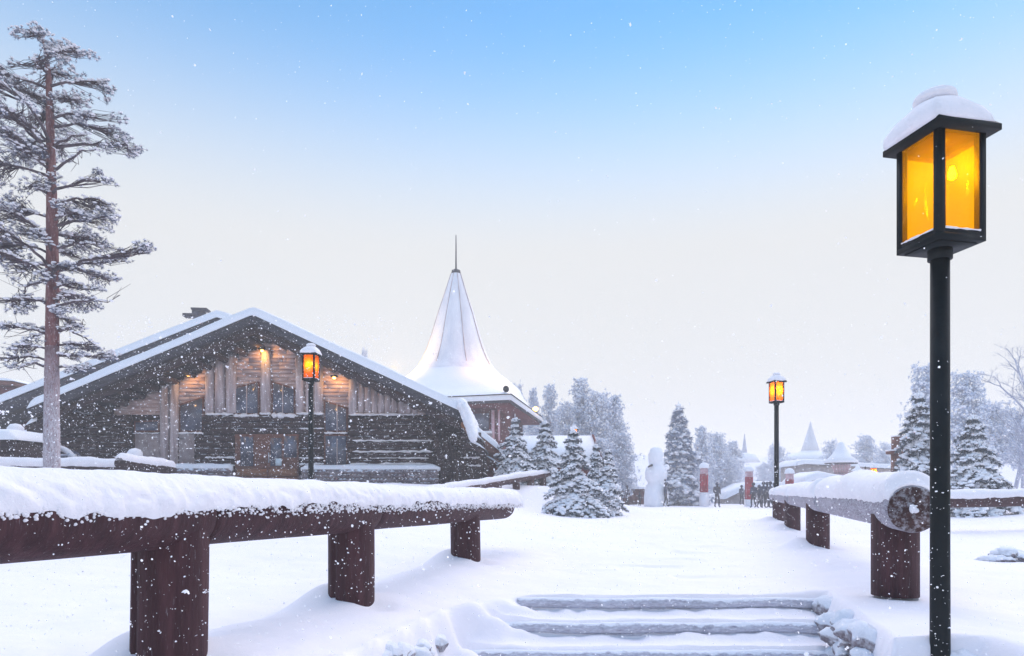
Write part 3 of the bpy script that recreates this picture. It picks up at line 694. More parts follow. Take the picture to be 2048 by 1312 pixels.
window([(358, 808), (407, 793), (407, 864), (358, 864)], ())
window([(268, 842), (318, 840), (318, 864), (268, 864)], ())
mb = MB(); trap(mb, [(270, 868), (320, 868), (320, 930), (270, 930)], YW-.14, YW); part('wall_panel', mb, 'greywall'); mb = MB(); trap(mb, [(358, 868), (388, 868), (388, 930), (358, 930)], YW-.14, YW); part('wall_panel', mb, 'greywall')
mb = MB(); trap(mb, [(122, 838), (147, 836), (147, 859), (122, 859)], YW-.16, YW+.1); part('wall_panel', mb, 'plank')
# door
mb = MB(); trap(mb, [(470, 868), (596, 868), (596, 970), (470, 970)], YW-.22, YW); dr = part('door', mb, 'door')
for (a, b, c, d, m, yo) in [(481, 506, 873, 932, 'glass', .25), (541, 563, 876, 932, 'glass', .25), (568, 593, 872, 915, 'glass', .25), (474, 533, 938, 952, 'door2', .25), (537, 593, 938, 952, 'door2', .25), (474, 533, 955, 967, 'door2', .25), (537, 593, 955, 967, 'door2', .25)]:
    mb = MB(); trap(mb, [(a, c), (b, c), (b, d), (a, d)], YW-yo, YW-.223); mb.build('pane' if m == 'glass' else 'door_panel', M[m], dr, H0, False)
mb = MB(); trap(mb, [(551, 917), (563, 917), (563, 931), (551, 931)], YW-.28, YW-.262); mb.build('notice', M['paper'], dr, H0, False)
mb = MB(); trap(mb, [(536, 905), (538, 905), (538, 925), (536, 925)], YW-.30, YW-.223); mb.build('handle', M['steel'], dr, H0, False)
# snow lying on ledges and log tops
mb = MB()
for (a, b, y, th_) in [(410, 467, 828, .07), (467, 518, 831, .09), (519, 542, 827, .06), (543, 592, 831, .13), (592, 648, 827, .07), (697, 835, 829, .06), (648, 695, 866, .05), (356, 407, 866, .05), (268, 320, 866, .03), (700, 868, 881, .05), (700, 868, 903, .06), (702, 866, 916, .04), (700, 868, 928, .08), (410, 470, 915, .05), (386, 470, 930, .06), (598, 648, 857, .04), (598, 648, 916, .05), (598, 648, 928, .06), (905, 960, 915, .05), (908, 962, 931, .05), (36, 90, 862, .04)]:
    n = 24; t = np.linspace(0, 1, n); P = np.stack([PX(a+(b-a)*t, YW-.15), np.full(n, YW-.15), PZ(y, YW-.15)+.01*rng.normal(size=n)], 1)
    R_ = th_*(.75+.35*vn2(t*9+y, t*0, 3))*np.clip(np.minimum(t, 1-t)*10+.3, 0, 1)
    mb = MB(); tube(mb, P, np.clip(R_, .012, 1), 8); part('ledge_snow', mb, 'snowcap', smooth=True)
# lean-to on the right
p0, p1 = at(936, 852, 29.2), at(1006, 908, 29.2)
mb = MB(); prism(mb, [(p0[0], p0[2]), (p1[0], p1[2]), (p1[0], p1[2]-.42), (p0[0], p0[2]-.42)], 29.0, 40); part('side_roof', mb, 'door')
mb = MB(); roofsnow(mb, p0[0]-.1, p1[0]+.05, lambda x: p0[2]+(p1[2]-p0[2])*(x-p0[0])/(p1[0]-p0[0]), 28.9, 40, .34, 9, 24, 14); 
q0, q1 = at(966, 909, 29.1), at(1003, 931, 29.1); roofsnow(mb, q0[0], q1[0], lambda x: q0[2]+(q1[2]-q0[2])*(x-q0[0])/(q1[0]-q0[0]), 28.95, 30, .09, 9, 12, 6); part('side_roof_snow', mb, 'snowroof', smooth=True)
mb = MB(); prism(mb, [(PX(960, 29.4), .2), (PX(1001, 29.4), .2), (PX(1001, 29.4), PZ(930, 29.4)), (PX(960, 29.4), PZ(900, 29.4))], 29.4, 29.7); part('side_wall', mb, 'redwall')
# gable lamps
for (px, py) in ((525, 703), (381, 752), (669, 757)):
    p = at(px, py, YW-.3); mb = MB(); tube(mb, [(p[0], YW-.05, p[2]+.1), (p[0], YW-.35, p[2]+.12)], .03, 8); obox(mb, (p[0], YW-.35, p[2]+.09), .13, .10, .03)
    lp = part('wall_lamp', mb, 'black')
    mb = MB(); blobs(mb, [(p[0], YW-.35, p[2]+.02)], [[.09, .06, .045]], 1, 0); mb.build('bulb', M['bulbfar'], lp, H0, True)
    L = bpy.data.lights.new('wall_lamp_light', 'POINT'); L.energy = 10; L.color = (1, .5, .12); L.shadow_soft_size = .06
    lo = bpy.data.objects.new('wall_lamp_light', L); col.objects.link(lo); lo.parent = lp; lo.location = np.array([p[0], YW-.48, p[2]-.08])-np.array(H0)

# stone bench walls
def stonewall(pa, pb, yt, yb, Y, label, tail=0):
    org = (PX((pa+pb)/2, Y), Y, PZ(yb, Y)); mb = MB(); rg = np.random.default_rng(int(pa)); C = []; R = []
    xa, xb = PX(pa, Y), PX(pb, Y); zt, zb_ = PZ(yt, Y), PZ(yb, Y)
    o = empty('stone_wall', org, label, 'wall')
    n = int((xb-xa)/.16)
    for k in range(n):
        for r in range(4):
            x = xa+.1+(xb-xa-.2)*(k+.5*(r % 2))/n; C.append((x, Y+rg.uniform(-.03, .03), zb_-.1+(zt-zb_)*(r+.3)/3.6)); R.append((rg.uniform(.10, .17), .16, rg.uniform(.08, .11)))
    blobs(mb, C, R, 1, .08, rg, yaw=False); box(mb, xa+.1, xb-.1, Y-.08, Y+.5, zb_-.4, zt-.02); mb.build('masonry', M['stone'], o, org, False)
    mb = MB(); n = 60; t = np.linspace(0, 1, n)
    P = np.stack([xa+(xb-xa)*t, np.full(n, Y+.12), np.full(n, zt)+.02*vn2(t*14, t*0, int(pa))-tail*ss((t-.82)/.18)], 1)
    tube(mb, P, .17*np.clip(np.minimum(t, 1-t)*14+.35, 0, 1), 12); mb.build('snow_cap', M['snowcap'], o, org)
stonewall(600, 880, 938, 966, 26.3, 'low stone bench wall with snow, right of the house door')
stonewall(345, 463, 936, 963, 26.0, 'low stone bench wall with rounded snow, left of the house door')
# snow-capped bollard near bench, left
p = at(270, 918, 22.5); o = empty('bollard', (p[0], p[1], zg(p[0], p[1])), 'small post wearing a round cushion of snow, beside the short log rail', 'post')
mb = MB(); tube(mb, [(p[0], p[1], .8), (p[0], p[1], p[2]+.05)], [.13, .15], 12); mb.build('shaft', M['logdark'], o, o.location)
mb = MB(); lathe(mb, [(.14, p[2]-.02), (.23, p[2]+.08), (.24, p[2]+.2), (.17, p[2]+.31), (.02, p[2]+.36)], (p[0], p[1], 0), 18, .05); mb.build('snow_cap', M['snowcap'], o, o.location)

# house behind, left
YK = 33.0
Hk = (PX(200, YK), YK, 1.3); hb = empty('back_house', Hk, 'red-brown house with a long snowy roof rising behind the log house, left', 'house')
def k2(px, py): p = at(px, py, YK); return (p[0], p[2])
mb = MB(); A, B, C_ = k2(-220, 893), k2(436, 634), k2(700, 745)
prism(mb, [A, B, C_, (C_[0], C_[1]-.45), (B[0], B[1]-.42), (A[0], A[1]-.42)], YK, 50); mb.build('roof', M['barge'], hb, Hk, False)
mb = MB(); prism(mb, [(A[0]+.2, A[1]-.43), (B[0], B[1]-.43), (B[0]-.3, B[1]-1.1), (A[0]+.2, A[1]-.9)], YK+.5, YK+.7); mb.build('inner_fascia', M['soffit'], hb, Hk, False)
mb = MB(); roofsnow(mb, A[0], C_[0], lambda x: (A[1]+(B[1]-A[1])*(x-A[0])/(B[0]-A[0]) if x < B[0] else B[1]+(C_[1]-B[1])*(x-B[0])/(C_[0]-B[0]))+.005, YK-.04, 50, .50, 12, 70, 20); mb.build('roof_snow', M['snowroof'], hb, Hk)
mb = MB(); prism(mb, [(A[0]+1, .5), (A[0]+1, A[1]-.5), (B[0], B[1]-.6), (B[0]+1, B[1]-1), (B[0]+1, .5)], YK+1.5, YK+1.8)
for k in range(22): box(mb, A[0]+1, B[0], YK+1.44, YK+1.5, 1.6+k*.18, 1.6+k*.18+.15) if 1.6+k*.18+.15 < A[1] else None
mb.build('wall', M['redwall'], hb, Hk, False)
p = at(398, 626, 38); mb = MB(); obox(mb, (p[0], 38, p[2]-.05), .28, .3, .22, .1); obox(mb, (p[0]-.55, 38, p[2]-.16), .25, .3, .08, .1); obox(mb, (p[0]+.1, 38, p[2]+.16), .42, .35, .05, .1); mb.build('chimney', M['barge'], hb, Hk, False)
# far-left neighbour
Y4 = 40.; H4 = (PX(-40, Y4), Y4, 1.3); h4 = empty('red_cabin', H4, 'piece of a red cabin with white-edged roof at the far left edge', 'cabin')
def k4(px, py): p = at(px, py, Y4); return (p[0], p[2])
mb = MB(); prism(mb, [k4(-200, 830), k4(-200, 760), k4(14, 772), k4(18, 800)], Y4+.4, Y4+6); mb.build('wall', M['redwall'], h4, H4, False)
mb = MB(); prism(mb, [k4(-210, 752), k4(24, 763), k4(24, 769), k4(-210, 758)], Y4, Y4+6.5); mb.build('roof', M['door'], h4, H4, False)
mb = MB(); a, b = k4(-210, 751), k4(26, 762); roofsnow(mb, a[0], b[0], lambda x: a[1]+(b[1]-a[1])*(x-a[0])/(b[0]-a[0]), Y4-.05, Y4+6.5, .2, 3, 20, 8); mb.build('roof_snow', M['snowroof'], h4, H4)
# dark hut corner, far left
Y5 = 22.; H5 = (PX(-30, Y5), Y5, 1.2); h5 = empty('shed', H5, 'dark shed corner with a thick snow slab on top, left edge of the picture', 'shed')
mb = MB(); box(mb, PX(-120, Y5), PX(31, Y5), Y5, Y5+2, .6, PZ(880, Y5)); logs(mb, -118, 32, 882, 930, Y5-.02, 8.5, .075); mb.build('wall', M['logdark'], h5, H5)
mb = MB(); z5 = PZ(880, Y5); roofsnow(mb, PX(-125, Y5), PX(36, Y5), lambda x: z5, Y5-.12, Y5+2.1, .36, 4, 24, 12); mb.build('roof_snow', M['snowroof'], h5, H5)
p = at(31, 862, Y5+.8); mb = MB(); lathe(mb, [(.10, p[2]-.3), (.13, p[2]-.05), (.24, p[2]+0), (.25, p[2]+.1), (.15, p[2]+.22), (.02, p[2]+.25)], (p[0], p[1], 0), 16, .05); mb.build('vent_snow', M['snowcap'], h5, H5)
# snow-covered frame behind the pine trunk
Y6 = 24.; H6 = (PX(100, Y6), Y6, zg(PX(100, Y6), Y6)); h6 = empty('play_frame', H6, 'low white-barred frame under a dome of snow, behind the pine trunk', 'frame')
mb = MB()
for px in (48, 68, 78, 98, 138, 150): p = at(px, 905, Y6); tube(mb, [(p[0], Y6, H6[2]-.2), (p[0], Y6, PZ(906 if px < 140 else 912, Y6))], .03, 8)
for py in (910, 918, 926): a, b = at(44, py, Y6), at(152, py, Y6); tube(mb, [a, b], .03, 8)
mb.build('bars', M['frosttwig'], h6, H6)
mb = MB(); a = at(100, 905, Y6); n = 30; t = np.linspace(-1, 1, n); P = np.stack([a[0]+t*.66, np.full(n, Y6+.2), a[2]-.10+.30*np.sqrt(1-t**2*.93)-.12*np.maximum(t, 0)**2], 1)
tube(mb, P, .10, 10); a = at(42, 908, Y6); b = at(68, 908, Y6); tube(mb, [a, b], .05, 8); a = at(140, 912, Y6); b = at(152, 912, Y6); tube(mb, [a, b], .07, 8); mb.build('snow_cap', M['snowcap'], h6, H6)
mb = MB(); a = at(100, 905, Y6); lathe(mb, [(.50, a[2]-.5), (.55, a[2]-.1), (.45, a[2]+.05), (.2, a[2]+.14)], (a[0]+.05, Y6+.7, 0), 16); mb.build('body', M['glass'], h6, H6)

# ------------------------------------------------------------------ tower building
TX, TY = PX(912, 48), 48.0
c1 = np.array([PX(1021, 40), 40.]); c2 = np.array([PX(1083, 52), 52.]); c0 = np.array([-12.2, 43.7]); c3 = c2+(c0-c1)
EZ = PZ(790, 40)
Ht = (TX, TY, 1.2); tw = empty('tower_building', Ht, 'red-brown building crowned by a tall pointed frosted cone roof and mast', 'building')
cen = (c0+c1+c2+c3)/4
def inset(f): return [c+(cen-c)*f for c in (c0, c1, c2, c3)]
def slab(mb, cs, z0, z1):
    v = [(c[0], c[1], z0) for c in cs]+[(c[0], c[1], z1) for c in cs]; mb.add(v, q=BQ)
mb = MB(); slab(mb, inset(.0), EZ-.42, EZ-.02); mb.build('eave', M['barge'], tw, Ht, False)
mb = MB(); slab(mb, inset(.02), EZ-.56, EZ-.424); mb.build('soffit', M['redwall'], tw, Ht, False)
mb = MB(); slab(mb, inset(-.005), EZ-.28, EZ+.02); mb.build('eave_snow', M['snowroof'], tw, Ht, False)
mb = MB(); slab(mb, inset(-.01), EZ+.021, EZ+.08); mb.build('roof_edge', M['barge'], tw, Ht, False)
mb = MB(); slab(mb, inset(.20), 0, EZ-.56); wl = mb.build('wall', M['redwall'], tw, Ht, False)
# wall details on the face towards the camera
ins = inset(.20); e = ins[1]-ins[0]; en = e/np.linalg.norm(e); nrm = np.array([en[1], -en[0]])
def face(s0, s1, z0, z1, d0, d1, mtl, name):
    mb = MB(); L_ = np.linalg.norm(e); a = ins[0]+en*(L_*s0); b = ins[0]+en*(L_*s1)
    cs = [a+nrm*d1, b+nrm*d1, b+nrm*d0, a+nrm*d0]; v = [(c[0], c[1], z0) for c in cs]+[(c[0], c[1], z1) for c in cs]; mb.add(v, q=BQ); return mb.build(name, M[mtl], tw, Ht, False)
def sp(px):
    m_ = (px-1024)/F; A_, B_ = ins[0], ins[1]; return float((m_*A_[1]-A_[0])/((B_[0]-A_[0])-m_*(B_[1]-A_[1])))
print('sp', sp(947), sp(978), sp(1000))
face(sp(944), sp(978), PZ(858, 41), PZ(824, 41), 0.0, .08, 'glass', 'window')
face(sp(984), sp(989), PZ(880, 41), PZ(818, 41), 0.0, .12, 'redfrost', 'post')
face(sp(997), sp(1000), PZ(880, 41), PZ(818, 41), 0.0, .12, 'redfrost', 'post')
face(.40, .99, PZ(866, 41), PZ(861, 41), 0.0, .5, 'snowroof', 'balcony_snow')
face(.40, .99, PZ(905, 41), PZ(866, 41), 0.0, .42, 'greywall', 'balcony')
# concave roof: square at the eave, round cone above
mb = MB(); n = 72; th = np.arange(n)/n*2*pi
cs = [np.array(c) for c in inset(.01)]
def sqpt(a):
    d = np.array([cos(a), sin(a)]); best = None; o_ = np.array([TX, TY])
    for i in range(4):
        p, q = cs[i], cs[(i+1) % 4]; Mx = np.array([[d[0], p[0]-q[0]], [d[1], p[1]-q[1]]])
        if abs(np.linalg.det(Mx)) < 1e-9: continue
        t_, u_ = np.linalg.solve(Mx, p-o_)
        if t_ > 0 and -1e-6 <= u_ <= 1+1e-6: best = o_+d*t_
    return best
SQ = np.array([sqpt(a) for a in th])
def pz48(y): return PZ(y, 48)
prof = [(0, EZ+.08, 1), (.06, EZ+.20, 1), (.35, EZ+.52, .9), (.65, EZ+.95, .7), (.88, EZ+1.42, .5)]
cone = [(3.75, pz48(764)), (3.10, pz48(749)), (2.66, pz48(735)), (2.42, pz48(724)), (2.05, pz48(700)), (1.76, pz48(675)), (1.30, pz48(631)), (.84, pz48(592)), (.34, pz48(548))]
rows = []
O = np.array([TX, TY])
for f, z, k in prof:
    c_ = O+np.stack([np.cos(th), np.sin(th)], 1)*4.4
    P = SQ*(1-f)+c_*f; rows.append(np.column_stack([P, np.full(n, z)]))
nlow = len(rows)
for r, z in cone[:2]: rows.append(np.column_stack([O+np.stack([np.cos(th), np.sin(th)], 1)*r, np.full(n, z)]))
def grid_rows(mb, rows):
    m = len(rows); i = np.arange(m-1)[:, None]*n; j = np.arange(n)[None]; j2 = (j+1) % n
    mb.add(np.concatenate(rows), q=np.stack([i+j, i+j2, i+n+j2, i+n+j], -1).reshape(-1, 4))
grid_rows(mb, rows); mb.build('roof_snow', M['snowroof'], tw, Ht)
mb = MB(); rows = []
for r, z in cone[1:]: 
    rr = r*(1+.005*np.sign(np.sin(th*6+.4))); rows.append(np.column_stack([O+np.stack([np.cos(th), np.sin(th)], 1)*rr[:, None], np.full(n, z)]))
grid_rows(mb, rows); cn = mb.build('cone_roof', M['cone'], tw, Ht)
mb = MB()
for k in range(8):
    a = k*pi/4+.35
    tube(mb, [(TX+cos(a)*(r+.02), TY+sin(a)*(r+.01), z) for r, z in cone[2:]], .028, 6)
mb.build('ridge_strip', M['plank'], tw, Ht)
mb = MB(); tube(mb, [(TX, TY, pz48(552)), (TX, TY, pz48(541))], [.36, .30], 12); tube(mb, [(TX, TY, pz48(541)), (TX, TY, pz48(538))], [.15, .1], 12); mb.build('cone_cap', M['barge'], tw, Ht)
mb = MB(); tube(mb, [(TX, TY, pz48(540)), (TX, TY, pz48(470))], [.06, .03], 8); mb.build('mast', M['barge'], tw, Ht)
p = at(1012, 778, 40.4); mb = MB(); blobs(mb, [(p[0], p[1], p[2])], [[.18, .2, .2]], 2, .03); mb.build('floodlight', M['black'], tw, Ht)
p = at(1071, 818, 50); mb = MB(); blobs(mb, [(p[0], p[1], p[2])], [[.14, .2, .16]], 2, .03); mb.build('floodlight', M['bulbfar'], tw, Ht)
for (px, py, Yl, en_, c_) in [(838, 752, 44.6, 380, (1, .60, .16)), (1002, 768, 42.0, 70, (1, .72, .3)), (965, 720, 45.0, 30, (1, .35, .22))]:
    an = radians({838: -155, 1002: -38, 965: -62}[px]); q = np.array([TX+cos(an)*4.3, TY+sin(an)*4.3, PZ(757, 48)+.45]); L = bpy.data.lights.new('floodlight_light', 'POINT'); L.energy = en_; L.color = c_; L.shadow_soft_size = .2
    lo = bpy.data.objects.new('floodlight_light', L); col.objects.link(lo); lo.parent = tw; lo.location = q-np.array(Ht)

# small kiosk with white gabled roof behind the spruces
Yk = 31.; Hq = (PX(1160, Yk), Yk, .2); kq = empty('kiosk', Hq, 'small hut whose plain white snowy roof shows between the little spruces', 'hut')
mb = MB(); prism(mb, [(PX(1100, Yk), -.2), (PX(1195, Yk), -.2), (PX(1195, Yk), PZ(930, Yk)), (PX(1100, Yk), PZ(930, Yk))], Yk, Yk+2.6); mb.build('wall', M['redwall'], kq, Hq, False)
a0, a1 = PX(1030, Yk), PX(1207, Yk); ze, zt = PZ(935, Yk), PZ(871, Yk+1.3)
mb = MB(); mb.poly([(a0, Yk-.4, ze), (a1, Yk-.4, ze), (a1-.35, Yk+1.3, zt), (a0, Yk+1.3, zt), (a0, Yk+3, ze), (a1, Yk+3, ze)], [[0,1,2,3],[3,2,5,4],[0,4,5,1],[0,3,4],[1,5,2]]); mb.build('roof_snow', M['snowroof'], kq, Hq, False)
mb = MB(); tube(mb, [(a1+.02, Yk-.42, ze-.03), (a1-.33, Yk+1.3, zt+.02)], .05, 8); mb.build('gable_board', M['redwall'], kq, Hq)

# ------------------------------------------------------------------ distant buildings, right
def cone_hut(label, px, Y, prof_snow, prof_wall, name='round_hut', wallmat='greywall', cat='hut'):
    x = PX(px, Y); H = (x, Y, PZ(1003, Y)); o = empty(name, H, label, cat)
    if prof_wall:
        mb = MB(); lathe(mb, [(r*Y/F, PZ(y, Y)) for r, y in prof_wall], (x, Y, 0), 24); mb.build('wall', M[wallmat], o, H, False)
    mb = MB(); lathe(mb, [(r*Y/F, PZ(y, Y)) for r, y in prof_snow], (x, Y, 0), 32, .02, 2); mb.build('roof_snow', M['snowroof'], o, H)
    return o, H, x
o, H, x = cone_hut('pale fading building with a tall pointed spire, right of the far lantern post', 1621, 88, [(62, 924), (60, 918), (42, 908), (22, 905), (19, 902)], [(56, 990), (56, 924)])
mb = MB(); lathe(mb, [(20*88/F, PZ(904, 88)), (12*88/F, PZ(880, 88)), (4*88/F, PZ(855, 88)), (.05, PZ(843, 88))], (x, 88, 0), 6); mb.build('spire', M['cone'], o, H, False)
o, H, x = cone_hut('very faint far-off spire above the frosted trees, middle of the picture', 1489, 105, [(30, 925), (22, 910), (3, 905)], None, name='spire_building', cat='building')
mb = MB(); lathe(mb, [(6*105/F, PZ(910, 105)), (.05, PZ(868, 105))], (x, 105, 0), 6); mb.build('spire', M['frosttwig'], o, H, False)
# open pavilion with lattice bowl
Yp = 60.; xp = PX(1682, Yp); Hp = (xp, Yp, PZ(1000, Yp)); pv = empty('pavilion', Hp, 'round pavilion with a wide snowy hat and tapered lattice sides, far right', 'pavilion'); k = Yp/F
mb = MB(); lathe(mb, [(31*k, PZ(926, Yp)), (32*k, PZ(922, Yp)), (20*k, PZ(913, Yp)), (12*k, PZ(902, Yp)), (8*k, PZ(893, Yp)), (6*k, PZ(886, Yp)), (1*k, PZ(883, Yp))], (xp, Yp, 0), 32, .02, 4); mb.build('roof_snow', M['snowroof'], pv, Hp)
mb = MB(); lathe(mb, [(29*k, PZ(928, Yp)), (31*k, PZ(926.3, Yp))], (xp, Yp, 0), 32); mb.build('roof_rim', M['barge'], pv, Hp)
mb = MB()
for q in range(20):
    a = q/20*2*pi; tube(mb, [(xp+cos(a)*18*k, Yp+sin(a)*18*k, PZ(927, Yp)), (xp+cos(a)*11*k, Yp+sin(a)*11*k, PZ(948, Yp))], .045, 6)
for y, r in ((931, 16.5), (937, 14.5), (943, 12.5)): lathe(mb, [(r*k, PZ(y+.7, Yp)), (r*k, PZ(y-.7, Yp))], (xp, Yp, 0), 24)
mb.build('lattice', M['redfrost'], pv, Hp)
mb = MB(); lathe(mb, [(14*k, PZ(927, Yp)), (8.5*k, PZ(948, Yp))], (xp, Yp, 0), 20); mb.build('core', M['plank'], pv, Hp)
mb = MB(); box(mb, xp-16*k, xp+22*k, Yp-1, Yp+1, -.5, PZ(949, Yp)); mb.build('base_wall', M['redfrost'], pv, Hp, False)
mb = MB(); box(mb, xp-9*k, xp+0*k, Yp-1.05, Yp-.98, PZ(959, Yp), PZ(952, Yp)); mb.build('window', M['red'], pv, Hp, False)
# broad low snowy roofs
def lowroof(label, pts, Y, d, mt='snowroof', wallz=None, eave=True):
    P = [at(a, b, Y) for a, b in pts]; H = (float(P[0][0]+P[-1][0])/2, Y, 0.); o = empty('snowy_building', H, label, 'building')
    n_ = 30; xa, xb = P[0][0], P[-1][0]; X_ = [p[0] for p in P]; Z_ = [p[2] for p in P]
    mb = MB(); roofsnow(mb, xa, xb, lambda x: float(np.interp(x, X_, Z_))-.3, Y, Y+d, .5, 5, 50, 10); mb.build('roof_snow', M[mt], o, H)
    zz = min(Z_)-.32
    mb = MB(); prism(mb, [(xa+.4, -.6), (xb-.4, -.6)]+[(p[0]-(.4 if i == len(P)-1 else -.4 if i == 0 else 0), p[2]-.34) for i, p in list(enumerate(P))[::-1]], Y+.3, Y+d-.3); mb.build('wall', M[wallz or 'greywall'], o, H, False)
lowroof('low building under one broad smooth snow roof, behind the right railing', [(1598, 978), (1612, 958), (1640, 948), (1700, 958), (1760, 966), (1800, 975)], 50, 4)
lowroof('long pale building below the pointed spire, with a row of small windows', [(1590, 926), (1610, 922), (1660, 924), (1900, 938)], 70, 5)
lowroof('small white-roofed shed behind the group of people', [(1450, 992), (1498, 969), (1540, 966), (1590, 970)], 62, 5)
# grey tent
Y7 = 43.; p = at(1735, 965, Y7); H = (p[0], Y7, 0); o = empty('tent', H, 'grey pointed canvas tent beside the tiny distant lantern', 'tent')
a, b, c, d = at(1727, 965, Y7), at(1742, 936, Y7), at(1750, 965, Y7), at(1718, 965, Y7+1.5)
mb = MB(); mb.poly([(a[0]-.2, Y7, 0), (c[0], Y7, 0), (c[0], Y7+1.5, 0), (a[0]-.2, Y7+1.5, 0), (b[0], Y7+.7, b[2])], [[0,1,4],[1,2,4],[2,3,4],[3,0,4],[3,2,1,0]]); mb.build('canvas', M['cone'], o, H, False)
mb = MB(); tube(mb, [(b[0], Y7+.7, b[2]-.1), (b[0], Y7+.7, b[2]+.12)], .03, 6); mb.build('pole', M['black'], o, H)
# shelter on the left of the square
Y8 = 58.; H = (PX(1262, Y8), Y8, PZ(1004, Y8)); o = empty('shelter', H, 'low purple-brown wooden shelter between spruces and snowman', 'shelter')
mb = MB(); a, b = at(1244, 1004, Y8), at(1288, 978, Y8)
for q in range(16): x = a[0]+(b[0]-a[0])*q/15; tube(mb, [(x, Y8, a[2]-.3), (x, Y8, b[2])], .07, 6)
box(mb, a[0], b[0], Y8+.3, Y8+.5, a[2]-.3, b[2]-.05); mb.build('wall', M['redwall'], o, H)
mb = MB(); roofsnow(mb, a[0]-.2, b[0]+.2, lambda x: b[2]+.0, Y8-.4, Y8+3, .22, 2, 16, 8); mb.build('roof_snow', M['snowroof'], o, H)

# ------------------------------------------------------------------ red pillars
def pillar(label, px, Y, ytop, ybot, w_, ped=0):
    k = Y/F; x = PX(px, Y); zb = PZ(ybot, Y); w_ = w_*.8; hh = w_*k/2; zt = PZ(ytop, Y); H = (x, Y, zb); o = empty('red_pillar', H, label, 'pillar', 'red wooden lantern pillars')
    g = zg(x, Y)
    top = zt-.42; mb = MB()
    for sx in (-1, 1):
        for sy in (-1, 1): box(mb, x+sx*hh-.05, x+sx*hh+.05, Y+sy*hh-.05, Y+sy*hh+.05, zb, top-.42)
    box(mb, x-hh*.86, x+hh*.86, Y-hh*.86, Y+hh*.86, zb, top-.42)
    mb.build('column', M['red'], o, H, False)
    mb = MB(); box(mb, x-hh*1.15, x+hh*1.15, Y-hh*1.15, Y+hh*1.15, top-.42, top)
    for q in np.linspace(-1, 1, 5): box(mb, x+q*hh*1.05-.02, x+q*hh*1.05+.02, Y-hh*1.15-.04, Y-hh*1.15-.003, top-.42, top)
    mb.build('head', M['redfrost'], o, H, False)
    mb = MB(); lathe(mb, [(hh*2.0, top), (hh*2.05, top+.08), (hh*1.75, top+.26), (hh*1.0, top+.38), (.05, zt)], (x, Y, 0), 20, .04, int(px)); mb.build('snow_cap', M['snowroof'], o, H)
    mb = MB(); box(mb, x-hh*1.5, x+hh*1.5, Y-hh*1.5, Y+hh*1.5, min(g, zb)-.3, zb-.03); mb.build('plinth', M['cone'], o, H, False)
    mb = MB(); box(mb, x-hh*1.6, x+hh*1.6, Y-hh*1.6, Y+hh*1.6, zb-.03, zb+.04); mb.build('plinth_snow', M['snowroof'], o, H, False)
pillar('leftmost red pillar with mushroom snow cap, right of the big frosted spruce', 1408, 50, 925, 986, 13)
pillar('middle red pillar with snow cap, at the left of the crowd of people', 1498, 52, 932, 1000, 12)
pillar('rightmost red pillar with snow cap, just right of the tall far lantern post', 1579, 50, 936, 990, 12)
# little red flared chimney-lantern
Y9 = 43.; k = Y9/F; x = PX(1715, Y9); H = (x, Y9, .6); o = empty('red_lantern', H, 'small flared red lantern with a white conical cap, in front of the pavilion', 'lantern')
mb = MB(); lathe(mb, [(12*k, PZ(985, Y9)), (10*k, PZ(964, Y9)), (6*k, PZ(955, Y9)), (5*k, PZ(948, Y9)), (4.5*k, PZ(941, Y9))], (x, Y9, 0), 8); mb.build('body', M['red'], o, H, False)
mb = MB(); lathe(mb, [(12*k, PZ(942, Y9)), (11*k, PZ(940, Y9)), (5*k, PZ(936, Y9)), (.03, PZ(929, Y9))], (x, Y9, 0), 20); mb.build('snow_cap', M['snowroof'], o, H)
# dark bird-house like post by the right spruce
Ya = 27.; H = (PX(1797, Ya), Ya, zg(PX(1797, Ya), Ya)); o = empty('wooden_post', H, 'dark brown carved post partly hidden by the right-hand spruce', 'post')
mb = MB(); a = at(1791, 900, Ya); b = at(1806, 873, Ya); box(mb, a[0], b[0], Ya, Ya+.3, a[2], b[2]); box(mb, PX(1781, Ya), PX(1812, Ya), Ya-.05, Ya+.35, PZ(908, Ya), PZ(902, Ya)); box(mb, PX(1790, Ya), PX(1808, Ya), Ya, Ya+.3, 0, PZ(908, Ya)); mb.build('shaft', M['door'], o, H, False)
mb = MB(); box(mb, PX(1780, Ya), PX(1793, Ya), Ya-.06, Ya+.36, PZ(902, Ya)+.002, PZ(899, Ya)); box(mb, PX(1790, Ya), PX(1807, Ya), Ya-.02, Ya+.32, PZ(873, Ya), PZ(871, Ya)); mb.build('snow_cap', M['snowcap'], o, H, False)

# ------------------------------------------------------------------ snowman
Ys = 50.; k = Ys/F; x = PX(1311, Ys); zb = zg(x, Ys); H = (x, Ys, zb); sm = empty('snowman', H, 'giant white snowman standing left of the big frosted spruce', 'snowman')
mb = MB(); z1 = PZ(969, Ys)
lathe(mb, [(22*k, zb-.3), (24*k, zb+.3), (24*k, zb+.8), (21*k, z1-.15), (16*k, z1+.1), (21*k, z1+.45), (22.5*k, z1+.85), (20*k, z1+1.2), (14*k, PZ(929, Ys)), (15.5*k, PZ(920, Ys)), (15.5*k, PZ(908, Ys)), (11*k, PZ(897, Ys)), (2*k, PZ(893, Ys))], (x+.05, Ys, 0), 36, .02, 3); mb.build('body', M['snowroof'], sm, H)
mb = MB(); blobs(mb, [(PX(1328, Ys), Ys-.45, PZ(952, Ys)), (PX(1327, Ys), Ys-.5, PZ(960, Ys))], [[.08, .06, .09]]*2, 1, .03); mb.build('buttons', M['beige'], sm, H)
mb = MB(); a = at(1296, 934, Ys-.55); b = at(1305, 930, Ys-.7); tube(mb, [a, b], [.05, .09], 8); mb.build('scarf_edge', M['beige'], sm, H)
